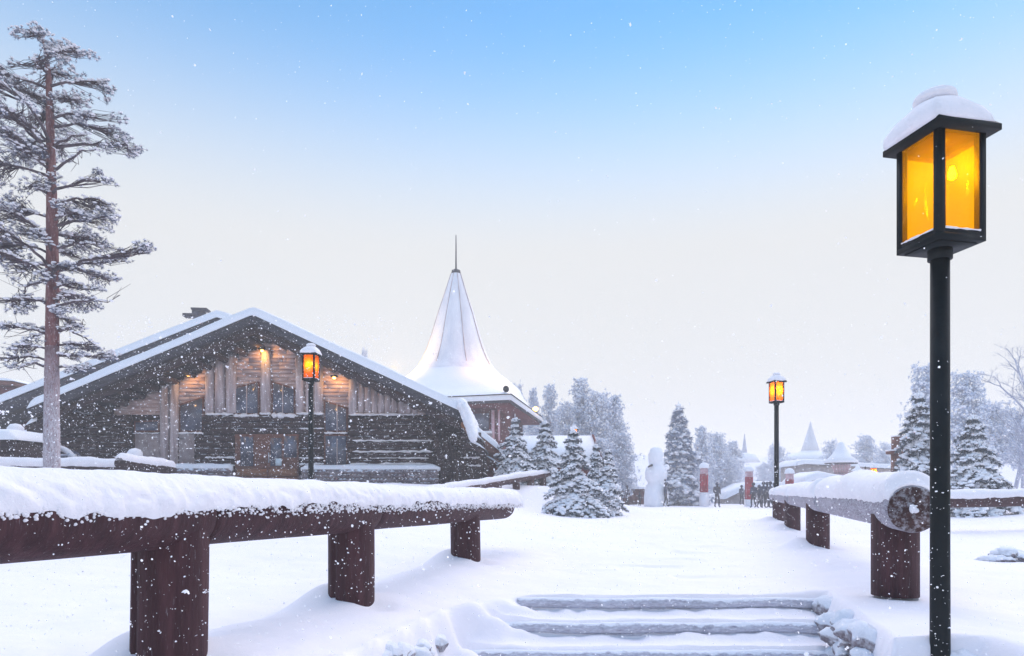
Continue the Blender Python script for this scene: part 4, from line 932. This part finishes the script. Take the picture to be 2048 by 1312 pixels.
mb = MB(); blobs(mb, [(PX(1331, Ys), Ys-.3, PZ(935, Ys))], [[.26, .2, .22]], 2, .04); mb.build('ear_flap', M['snowroof'], sm, H)

# ------------------------------------------------------------------ people
def person(label, px, Y, feet_y, hgt, face_deg, pose, coat, group=None, pack=False, hat=True):
    s = hgt/1.75; x = PX(px, Y); z = min(PZ(feet_y, Y), zg(x, Y)+.03); z = zg(x, Y)
    o = empty('person', (x, Y, z-.015), label, 'person', group, radians(face_deg))
    st, arm = pose
    J = {'pel': (0, 0, .93, .115), 'wai': (0, .0, 1.10, .12), 'che': (0, .01, 1.32, .135), 'nek': (0, -.005, 1.48, .055), 'jaw': (0, -.03, 1.56, .07), 'hd': (0, -.02, 1.66, .095), 'top': (0, -.01, 1.73, .07)}
    for sgn, n_ in ((-1, 'l'), (1, 'r')):
        d = st*sgn
        J[n_+'hip'] = (.085*sgn, 0, .90, .09); J[n_+'kne'] = (.10*sgn, -.06-.9*d*.5, .50, .066); J[n_+'ank'] = (.10*sgn, .02-d, .10+abs(d)*.12*(1 if d < 0 else 0), .05); J[n_+'toe'] = (.11*sgn, -.15-d, .05, .045)
        J[n_+'sho'] = (.175*sgn, .01, 1.40, .068); J[n_+'elb'] = (.24*sgn, .02+d*.4+arm*.02, 1.13, .052); J[n_+'wri'] = (.21*sgn, -.06-arm*.2+d*.5, .93+arm*.22, .038); J[n_+'han'] = (.20*sgn, -.10-arm*.25+d*.5, .86+arm*.26, .042)
    E = [('pel', 'wai'), ('wai', 'che'), ('che', 'nek'), ('nek', 'jaw'), ('jaw', 'hd'), ('hd', 'top')]
    for n_ in 'lr': E += [('pel', n_+'hip'), (n_+'hip', n_+'kne'), (n_+'kne', n_+'ank'), (n_+'ank', n_+'toe'), ('che', n_+'sho'), (n_+'sho', n_+'elb'), (n_+'elb', n_+'wri'), (n_+'wri', n_+'han')]
    def skin(name, keys, grow, m, par):
        ks = [q for q in J if q in keys]; me = bpy.data.meshes.new(name)
        me.from_pydata([tuple(c*s for c in J[q][:3]) for q in ks], [(ks.index(a), ks.index(b)) for a, b in E if a in ks and b in ks], [])
        ob = bpy.data.objects.new(name, me); col.objects.link(ob); ob.parent = par
        ob.modifiers.new('skin', 'SKIN'); sv = me.skin_vertices[0].data
        for i, q in enumerate(ks): r = J[q][3]*s*grow; sv[i].radius = (r, r); sv[i].use_root = (i == 0)
        ob.modifiers.new('sub', 'SUBSURF').levels = 1; ob.modifiers['sub'].render_levels = 1; me.materials.append(M[m]); return ob
    skin('body', set(J), 1.0, 'trouser', o)
    skin('coat', {'pel', 'wai', 'che', 'lsho', 'rsho', 'lelb', 'relb', 'lwri', 'rwri', 'lhip', 'rhip'}, 1.45, coat, o)
    if hat:
        mb = MB(); lathe(mb, [(.118*s, 1.60*s), (.125*s, 1.68*s), (.10*s, 1.76*s), (.03*s, 1.80*s)], (0, -.01*s, 0), 14); mb.build('hat', M['coat' if coat != 'coat' else 'coat2'], o)
    if pack:
        mb = MB(); lathe(mb, [(.10*s, 1.0*s), (.17*s, 1.08*s), (.17*s, 1.32*s), (.09*s, 1.42*s)], (0, .17*s, 0), 12, sq=[.5]*4); mb.build('backpack', M['coat3'], o)
G = 'people gathered by the far lantern post'
person('lone person in dark clothes standing against the giant snowman', 1331, 49, 1007, 1.72, 60, (.10, .1), 'coat2')
person('single dark-clothed person walking in the open snow, right of the leftmost red pillar', 1434, 48, 1011, 1.75, 10, (.12, .3), 'coat', pack=True)
person('leftmost person of the dark group, beside the middle red pillar', 1507, 47, 1013, 1.72, 200, (.10, .3), 'coat2', G)
person('shorter second person from the left in the dark group', 1518, 46.5, 1014, 1.55, 80, (.16, .5), 'coat', G)
person('person in the middle of the dark group, leaning arms together', 1527, 47, 1014, 1.78, 150, (.08, .8), 'coat2', G)
person('person at the centre right of the dark group, slightly behind the others', 1534, 48, 1013, 1.80, 20, (.12, .4), 'coat', G)
person('tallest person near the right end of the dark group', 1541, 46.5, 1014, 1.78, 230, (.14, .3), 'coat2', G)
person('rightmost person of the group, half behind the railing, maroon bag on the back', 1549, 46, 1014, 1.7, 300, (.08, .6), 'coat', G, pack=True)
person('faint far person left of the middle red pillar', 1483, 58, 1008, 1.65, 30, (.10, .2), 'coat2')
person('faint far person right below the middle red pillar', 1494, 60, 1006, 1.6, 100, (.12, .2), 'coat2')
person('far person at the left end of the purple-brown shelter', 1254, 54, 1004, 1.6, 90, (.1, .2), 'coat2')
person('far child crouched small near the shelter, left of the snowman', 1279, 54, 1004, 1.05, 10, (.05, .4), 'coat')

# ------------------------------------------------------------------ trees
def spruce(h, R, seed, lev=22, frost=False, snow_amt=1.0, dens=1.0):
    rg = np.random.default_rng(seed); tr = MB(); ne = MB(); sn = MB()
    tube(tr, [(0, 0, -.4), (0, 0, h*.5), (0, 0, h*.985)], [h*.022, h*.012, h*.003], 8)
    NC = []; NB = []; NS = []; SC = []; SR = []
    for k in range(lev):
        f = (k+.3)/lev; z0 = h*(.05+.93*f); L0 = R*(1-f)**.9+R*.035
        nb = int((9-4*f)*dens)+2
        for j in range(nb):
            if rg.random() < .12: continue
            a = k*2.4+j*2*pi/nb+rg.normal(0, .22); L = L0*rg.uniform(.5, 1.3)*(1+.14*sin(a*2+seed)+.10*sin(a+k*.7))
            n = max(3, int(L/(h*.022))); t = np.linspace(.08, 1, n)
            droop = (.10+rg.normal(0, .10)-.60*t**1.4*(1-.5*f)) if not frost else (.15-.35*t)
            rz_ = z0+L*droop+rg.normal(0, .01*h); px, py = cos(a)*L*t, sin(a)*L*t
            P = np.stack([px, py, rz_], 1); tube(tr, P, np.linspace(h*.004, h*.0012, n), 4, caps=False)
            wdt = L*.26*(1-t*.65)+h*.010
            for s in (-1, 0, 1):
                off = wdt*s*rg.uniform(.6, 1.1, n); Q = P+np.stack([-sin(a)*off, cos(a)*off, -np.abs(off)*.45], 1)+rg.normal(0, .006*h, (n, 3))
                NC.append(Q-np.array([0, 0, .008*h])); NB.append(np.tile([cos(a)*.6, sin(a)*.6, -.9], (n, 1)))
                keep = rg.random(n) < (.95 if s == 0 else .80)*snow_amt
                SC.append((Q+np.array([0, 0, .010*h]))[keep]); 
                sz = (h*.029)*(1.15-.62*f)*(1.2-.55*t)*rg.uniform(.45, 1.45, n); SR.append(np.stack([sz*1.25, sz*1.05, sz*.62], 1)[keep])
    NC = np.concatenate(NC); NB = np.concatenate(NB)
    needles(ne, NC, h*.042, 12, .10, -.2, rg, NB)
    SC = np.concatenate(SC); SR = np.concatenate(SR); blobs(sn, SC, SR, 0, .22, rg)
    blobs(sn, [(0, 0, h*1.0), (0, 0, h*.985)], [[h*.005, h*.005, h*.022]]*2, 0, .1, rg)
    return tr, ne, sn
def mk_spruce(name, label, loc, h, R, seed, group, nm='needle2', **kw):
    o = empty(name, loc, label, 'tree', group); t, n_, s = spruce(h, R, seed, **kw)
    t.build('trunk', M['twig'], o); n_.build('crown', M[nm], o, smooth=False); s.build('snow_load', M['snowroof'], o); return o
GS = 'small snow-laden spruces by the handrail'
def gl(px, Y, dz=0): x = PX(px, Y); return (x, Y, zg(x, Y)+dz)
def mks(px, Y, top, width, seed, label, base=None, name='spruce_tree', group=GS, **kw):
    loc = gl(px, Y); h = PZ(top, Y)-loc[2]; return mk_spruce(name, label, loc, h, width/2*1.12*Y/F, seed, group, **kw)
mks(1030, 28.5, 830, 92, 1, 'leftmost small spruce, heavy with snow, against the tower building wall', lev=12)
mks(1090, 29.5, 838, 78, 2, 'slim snowy spruce, second from the left of the small row', lev=12)
mks(1146, 22.5, 852, 112, 3, 'largest and nearest of the small spruces, its lowest boughs resting on the snow', lev=13)
mks(1192, 25.5, 885, 70, 4, 'narrow little spruce in front of the white hut roof', lev=12)
mks(1216, 24.5, 893, 72, 5, 'rightmost of the small snowy spruces, next to the open square', lev=12)
mks(1838, 24, 780, 135, 6, 'snow-laden spruce just left of the large lamp post', group=None, lev=15)
mks(1945, 22, 822, 150, 7, 'snow-laden spruce just right of the large lamp post', group=None, lev=13)
mks(1357, 53, 806, 84, 8, 'big dark frosted spruce right beside the giant snowman', group=None, nm='sprucefrost', lev=26, frost=True, snow_amt=.55)

# frosted round-crowned trees (pines and birches) in the haze
def frosty(h, R, seed, cone=0.0, n_limb=70, tpl=26, base=.18):
    rg = np.random.default_rng(seed); tr = MB(); ne = MB(); sn = MB()
    bend = rg.normal(0, .02*h, 2)
    def tp(f): return np.array([bend[0]*sin(f*3), bend[1]*sin(f*2.5), h*f])
    tube(tr, [tp(f) for f in np.linspace(-.03, .98, 9)], np.linspace(h*.018, h*.003, 9), 6)
    NC = []
    for k in range(n_limb):
        f = base+(.98-base)*((k+.5)/n_limb); a = k*2.4+rg.normal(0, .3)
        prof = (1-cone)*sqrt(max(0.03, 1-((f-.55)/.5)**2))+cone*(1-f)**.8
        L = R*prof*rg.uniform(.55, 1.15)+.03*h; p0 = tp(f*.97); up = rg.uniform(-.05, .3)
        end = p0+np.array([cos(a)*L, sin(a)*L, L*up]); mid = (p0+end)/2+np.array([0, 0, L*.08])
        tube(tr, [p0, mid, end], [h*.004, h*.003, h*.0012], 4, caps=False)
        m = int(tpl*(.4+prof)); t = rg.uniform(.15, 1.02, m)[:, None]
        Q = p0*(1-t)+end*t+rg.normal(0, 1, (m, 3))*np.array([.14*L, .14*L, .07*L+.008*h])
        NC.append(Q)
        for q in Q[::3]:
            b = p0*(1-.5)+end*.5; tube(tr, [b+(q-b)*.3, q], [h*.0016, h*.0008], 3, caps=False)
    NC = np.concatenate(NC); needles(ne, NC, h*.030, 10, .10, .1, rg)
    m = rg.random(len(NC)) < .8; C = NC[m]+np.array([0, 0, .006*h]); r_ = h*.010*rg.uniform(.6, 1.5, len(C)); blobs(sn, C, np.stack([r_*1.3, r_*1.1, r_*.7], 1), 0, .25, rg)
    return tr, ne, sn
FP = []
for i_, (cone, n_l, tp_) in enumerate([(.75, 90, 26), (.35, 70, 30), (.1, 55, 30)]):
    FP.append([b for b in frosty(10., (2.4, 3.0, 3.3)[i_], 50+i_, cone, n_l, tp_, (.08, .15, .25)[i_])])
FM = []
def put_frosty(kind, px, Y, top, width, label, group, name='frosted_tree', basey=None, rz=0):
    loc = gl(px, Y); loc = (loc[0], Y, min(loc[2], PZ(1008, Y)) if basey is None else PZ(basey, Y)); h = PZ(top, Y)-loc[2]
    sc_ = h/10.; wx = width/2*Y/F/(2.4, 3.0, 3.3)[kind]
    if len(FM) <= kind or FM[kind] is None:
        while len(FM) <= kind: FM.append(None)
        o = empty(name, loc, label, 'tree', group); t, n_, s = FP[kind]
        t.build('trunk', M['frosttwig'], o); n_.build('crown', M['frosthazeneedle'], o, smooth=False); s.build('snow_load', M['snowroof'], o)
        FM[kind] = o; o.scale = (wx, wx, sc_); o.rotation_euler = (0, 0, rz); return o
    o = copy_tree(FM[kind], loc, label, rz, (wx, wx, sc_)); o['group'] = group; return o
GF = 'tall frosted trees fading in the haze behind the small spruces'
for i_, (kd, px, Y, top, wd, lb) in enumerate([
    (1, 1032, 66, 762, 46, 'farthest left hazy tree, just right of the tower roof edge'),
    (0, 1066, 62, 770, 50, 'second hazy tree from the left, with thin ragged top'),
    (0, 1100, 64, 762, 60, 'hazy conical tree above the slim small spruce'),
    (1, 1132, 60, 800, 66, 'lower broad hazy tree in a gap of the tall row'),
    (0, 1162, 62, 750, 86, 'highest hazy tree of the row, above the lit lantern'),
    (1, 1195, 60, 778, 90, 'wide dense hazy tree above the white hut roof'),
    (0, 1228, 62, 785, 84, 'hazy tree forming the right shoulder of the tall row'),
    (1, 1244, 58, 862, 66, 'rounded low hazy tree ending the row at the open sky'),
    (1, 1085, 56, 850, 90, 'low hazy tree filling the gap behind the slim small spruce'),
    (1, 1150, 55, 870, 90, 'low hazy tree directly behind the largest small spruce'),
    (1, 1200, 55, 872, 80, 'low hazy tree behind the two rightmost small spruces')]):
    put_frosty(kd, px, Y, top, wd, lb, GF, rz=i_*1.3)
GM = 'pale frosted trees behind the red pillars'
for i_, (kd, px, Y, top, wd, lb) in enumerate([
    (0, 1402, 64, 848, 56, 'pale frosted tree directly right of the big spruce'),
    (1, 1432, 70, 862, 60, 'pale frosted tree over the walking person'),
    (1, 1466, 78, 880, 58, 'fainter frosted tree left of the far faint spire'),
    (0, 1385, 60, 900, 60, 'low frosted tree behind the leftmost red pillar'),
    (2, 1450, 68, 915, 70, 'low pale frosted tree between the left and middle pillars'),
    (2, 1552, 85, 885, 44, 'very pale tree right behind the tall far lantern post'),
    (2, 1583, 95, 905, 40, 'faintest small tree left of the spire building'),
    (2, 1530, 95, 925, 46, 'faint low tree above the group of people'),
    (2, 1662, 72, 880, 44, 'frosted tree rising left of the pavilion hat'),
    (1, 1733, 76, 868, 62, 'tall pale frosted tree right of the pavilion hat'),
    (2, 1772, 72, 885, 46, 'pale frosted tree left of the dark carved post'),
    (1, 1700, 80, 905, 60, 'low pale tree behind the pavilion and the small red lantern'),
    (1, 1855, 36, 722, 100, 'tall hazy pine rising behind the left-hand laden spruce')]):
    put_frosty(kd, px, Y, top, wd, lb, GM if px < 1800 else None, rz=i_*1.7+.5)
put_frosty(1, 1932, 40, 738, 96, 'tall hazy pine right of the large lamp post, behind the laden spruce', None, rz=2, basey=975)
put_frosty(2, 1985, 44, 800, 100, 'hazy frosted thicket tree between the laden spruce and the bare birches', None, rz=4, basey=975)
put_frosty(2, 2045, 46, 820, 120, 'hazy frosted tree at the right edge behind the bare birches', None, rz=1, basey=975)
put_frosty(1, 728, 58, 690, 30, 'frosty treetop peeking over the log house roof', None, rz=1)

# bare frosted birches at right edge
def birch(h, seed, lean=0):
    rg = np.random.default_rng(seed); tr = MB(); tw = MB()
    def grow(p, d, L, r, depth):
        n = 5; P = [p]; dd = d.copy()
        for _ in range(n-1):
            dd = dd+rg.normal(0, .07, 3)+np.array([0, 0, .02]); dd /= np.linalg.norm(dd); P.append(P[-1]+dd*L/(n-1))
        tube(tr if depth < 2 else tw, P, np.linspace(r, r*.55, n), 6 if depth < 2 else 3, caps=False)
        if depth >= 5: return
        m = 9 if depth == 0 else (4 if depth < 4 else 3)
        for k in range(m):
            t = rg.uniform(.25, 1.0) if depth else .22+.78*(k+.5)/m
            q = P[min(n-1, int(t*(n-1)))]+(P[min(n-1, int(t*(n-1))+1)]-P[min(n-1, int(t*(n-1)))])*((t*(n-1)) % 1)
            ax = rg.normal(0, 1, 3); nd = dd+ax*.62; nd[2] = nd[2]*.8+.18; nd /= np.linalg.norm(nd)
            grow(q, nd, L*rg.uniform(.45, .65)*(1 if depth else .62*(1.25-t*.6)), r*.48, depth+1)
    grow(np.array([0, 0, -.3]), np.array([lean, 0, 1.]), h*.78, h*.014, 0)
    return tr, tw
for (px, Y, top, seed, lb, lean) in [(2020, 27, 690, 3, 'bare frosted birch with fine drooping twigs at the right edge', -.03), (2065, 25, 680, 8, 'second bare birch, cut by the right edge of the picture', -.02)]:
    loc = gl(px, Y); h = PZ(top, Y)-loc[2]; o = empty('birch_tree', loc, lb, 'tree'); t, tw_ = birch(h, seed, lean)
    t.build('trunk', M['frosttwig'], o); tw_.build('crown', M['frosttwig'], o)

# ------------------------------------------------------------------ the tall pine on the left
YP = 15.0; loc = (PX(103, YP), YP, zg(PX(103, YP), YP)); pine = empty('pine_tree', loc, 'tall snow-dusted pine with a bare reddish trunk, left edge', 'tree')
rg = np.random.default_rng(12)
tp = [(104, 990), (104, 940), (103, 850), (104, 700), (105, 560), (104, 430), (102, 330), (100, 230), (97, 150), (92, 105), (84, 75)]
tw_ = [15.5, 15, 14, 12.5, 11.5, 10, 8.5, 7, 5, 3.2, 1.2]
P = np.array([at(a, b, YP) for a, b in tp]); Rr = np.array(tw_)*YP/F
ti = np.linspace(0, len(tp)-1, 60); PP = np.stack([np.interp(ti, range(len(tp)), P[:, c]) for c in range(3)], 1); RR = np.interp(ti, range(len(tp)), Rr)
cut = PZ(690, YP); lo_ = PP[:, 2] <= cut+.15; hi_ = PP[:, 2] >= cut-.15
mb = MB(); tube(mb, PP[lo_], RR[lo_], 20, jit=.02); tk = mb.build('trunk', M['barklow'], pine, loc)
mb = MB(); tube(mb, PP[hi_], RR[hi_], 18, jit=.03); mb.build('upper_trunk', M['bark'], pine, loc)
def trunk_at(z): return np.array([np.interp(z, P[:, 2], P[:, 0]), YP, z]), np.interp(z, P[:, 2], Rr)
pads = [(66, 62, 38, 24), (112, 98, 46, 26), (150, 95, 22, 12), (110, 150, 70, 26), (205, 165, 26, 22), (150, 200, 60, 24), (45, 190, 50, 36), (5, 150, 35, 26), (90, 240, 80, 26), (180, 235, 45, 20), (255, 290, 44, 24), (210, 262, 48, 22),
        (100, 312, 72, 28), (30, 300, 45, 38), (-35, 330, 50, 45), (60, 370, 60, 20), (212, 362, 22, 16), (200, 400, 42, 24), (150, 425, 38, 22), (232, 432, 28, 20), (30, 420, 60, 30), (0, 495, 60, 34), (90, 470, 48, 20), (180, 475, 45, 24),
        (272, 505, 40, 22), (228, 522, 46, 16), (135, 530, 55, 22), (45, 545, 66, 28), (155, 568, 32, 10), (20, 600, 55, 22), (148, 640, 26, 20), (120, 622, 24, 12), (45, 690, 52, 16), (15, 722, 42, 16), (185, 688, 38, 16), (218, 704, 24, 16), (158, 738, 34, 14), (140, 712, 26, 14), (5, 650, 30, 12), (70, 120, 40, 20)]
br = MB(); ne = MB(); sn = MB()
def pad(c, rx, ry, rz, z0, rg):
    p0, tr_ = trunk_at(z0); c = np.asarray(c); n = 10; t = np.linspace(0, 1, n)[:, None]
    L = np.linalg.norm(c-p0); mid = (p0+c)/2+np.array([0, 0, .10*L])+rg.normal(0, .08*L, 3)
    path = (1-t)**2*p0+2*t*(1-t)*mid+t**2*c; path += rg.normal(0, .012*L, (n, 3))*np.sin(t*pi)
    r0 = min(.022+.010*L, tr_*.5); tube(br, path, np.linspace(r0, .010, n), 6, caps=False)
    SCp = path[3:]+np.array([0, 0, r0*.8]); blobs(sn, np.repeat(SCp, 3, 0)+rg.normal(0, .05, (len(SCp)*3, 3))*np.array([1, 1, .15]), [.06, .04, .022], 0, .2, rg)
    m = int(rx*rz*430)+26
    q = rg.normal(0, 1, (m, 3)); q /= np.linalg.norm(q, axis=1)[:, None]; q *= (rg.random((m, 1))**.45)
    # clumps inside a pad: a few sub-lobes so that it is not a smooth ellipsoid
    k = max(3, m//22); sub = rg.normal(0, .5, (k, 3)); q = sub[rg.integers(0, k, m)]+q*.52
    C = c+q*np.array([rx, ry, rz])
    C[:, 2] -= .25*rz*(np.abs(q[:, 0]))**2
    ends = C[rg.random(m) < .75]
    for e in ends:
        s_ = path[rg.integers(4, n)]; md = (s_+e)/2+rg.normal(0, .03, 3)+np.array([0, 0, -.02]); tube(br, [s_, md, e], [.009, .006, .003], 3, caps=False)
    out = (C-c); out /= np.linalg.norm(out, axis=1)[:, None]+1e-6
    needles(ne, C, rg.uniform(.05, .085, m), 14, .07, .5, rg, out*.8)
    kp = rg.random(m) < .82; S_ = C[kp]+np.array([0, 0, .03]); r_ = rg.uniform(.015, .040, len(S_)); blobs(sn, S_, np.stack([r_*1.4, r_*1.1, r_*.62], 1), 0, .25, rg)
kk = YP/F
for (px, py, rx, ry) in pads:
    dy = rg.uniform(-.5, .5); c = at(px, py, YP+dy); d = abs(px-103); z0 = min(c[2]-.18*d*kk*rg.uniform(.2, 1.2)+.05, P[-1, 2]-.1)
    pad(c, rx*kk, max(.35, rx*kk*.7), ry*kk, z0, rg)
for _ in range(20):      # boughs toward and away from the viewer
    z = rg.uniform(PZ(600, YP), PZ(270, YP)); a = rg.choice([-1, 1])*pi/2+rg.uniform(-.7, .7); L = rg.uniform(.6, 1.9); p0, _r = trunk_at(z)
    pad(p0+np.array([cos(a)*L*.5, sin(a)*L, .1]), .45, .5, .22, z-.15, rg)
# bare dead limbs low on the trunk
for (a, b, c, d) in [(103, 615, 215, 605), (104, 612, 140, 588), (103, 665, 20, 655), (100, 610, 20, 600), (104, 672, 170, 660), (100, 738, 40, 735), (104, 345, 190, 300), (104, 300, 175, 270), (100, 480, 20, 470), (104, 500, 200, 495), (102, 560, 30, 600), (100, 665, 30, 700), (104, 655, 190, 690)]:
    p = at(a, b, YP); q = at(c, d, YP+rg.uniform(-.4, .3)); n = 9; t = np.linspace(0, 1, n)[:, None]; path = p*(1-t)+q*t+np.array([0, 0, 1])*np.sin(t*pi)*.10+rg.normal(0, .03, (n, 3))*np.sin(t*pi)
    tube(br, path, np.linspace(.035, .008, n), 5, caps=False); blobs(sn, np.repeat(path, 3, 0)+rg.normal(0, .03, (n*3, 3))*np.array([1, .4, .1])+np.array([0, 0, .035]), [.06, .035, .022], 0, .2, rg)
    for _ in range(7):
        s_ = path[rg.integers(3, n)]; tube(br, [s_, s_+rg.normal(0, .12, 3), s_+rg.normal(0, .25, 3)*np.array([1, .6, .8])], [.010, .007, .003], 3, caps=False)
br.build('branches', M['twig'], pine, loc); ne.build('crown', M['needle'], pine, loc, smooth=False); sn.build('snow_load', M['snowcap'], pine, loc)

# ------------------------------------------------------------------ falling snow and haze
rg = np.random.default_rng(99)
def flakes(n, d0, d1, s0, s1):
    d = d0+(d1-d0)*rg.random(n)**.8; u = rg.uniform(-.95, .95, n); v = rg.uniform(-.32, .85, n)
    keep = rg.random(n) < np.where(v > .26, .035, np.where((v > .05) & (u > .0), .22, np.where((v > .14) & (abs(u+.38) > .2), .4, 1.0))); d, u, v = d[keep], u[keep], v[keep]
    C = np.stack([u*d, d, CZ+v*d], 1)
    size = (s0+(s1-s0)*rg.random(len(d))**2.5)
    ok = (C[:, 2] > zground(C[:, 0], C[:, 1])+.01) & (C[:, 2] < 19)
    return C[ok], size[ok]
def plates(mb, C, R):
    n = len(C); a = np.arange(6)*pi/3; d1 = rg.normal(0, 1, (n, 3)); d1 /= np.linalg.norm(d1, axis=1)[:, None]; d2 = np.cross(d1, rg.normal(0, 1, (n, 3))); d2 /= np.linalg.norm(d2, axis=1)[:, None]
    k = rg.uniform(.6, 1.1, (n, 6))*R[:, None]
    V = C[:, None]+d1[:, None]*(np.cos(a)*k)[..., None]+d2[:, None]*(np.sin(a)*k)[..., None]
    f = np.array([(0,1,2),(0,2,3),(0,3,4),(0,4,5)]); mb.add(V.reshape(-1, 3), t=(f[None]+np.arange(n)[:, None, None]*6).reshape(-1, 3))
fm = MB()
for a in [(18000, 1.3, 3.2, .0012, .0036), (42000, 3.0, 12, .0024, .0070), (110000, 8, 24, .0048, .0098)]:
    C, s_ = flakes(*a); plates(fm, C, s_*1.15)
C, s_ = flakes(300, 1.5, 9, .005, .011)
for _ in range(4): plates(fm, C+rg.normal(0, .003, C.shape), s_*rg.uniform(.5, 1., len(s_)))
C, s_ = flakes(60, 1.6, 5, .004, .008)
for _ in range(12): plates(fm, C+rg.normal(0, .0035, C.shape)*np.array([1.5, 1, 1]), s_*rg.uniform(.4, .9, len(s_)))
fm.build('falling_snow', M['flake'], None, (0, 0, 0), kind='stuff', label='snowflakes drifting through the air', category='snow')

hm = bpy.data.materials.new('haze_volume'); hm.use_nodes = True; N = hm.node_tree; N.nodes.clear()
pv_ = N.nodes.new('ShaderNodeVolumePrincipled'); pv_.inputs['Density'].default_value = .0030; pv_.inputs['Color'].default_value = (1, .985, .96, 1); pv_.inputs['Anisotropy'].default_value = .2
ou = N.nodes.new('ShaderNodeOutputMaterial'); N.links.new(pv_.outputs[0], ou.inputs['Volume'])
mb = MB(); box(mb, -430, 430, -14, 485, -6, 20.5); hz = mb.build('haze', hm, None, (0, 0, 0), False, kind='stuff')
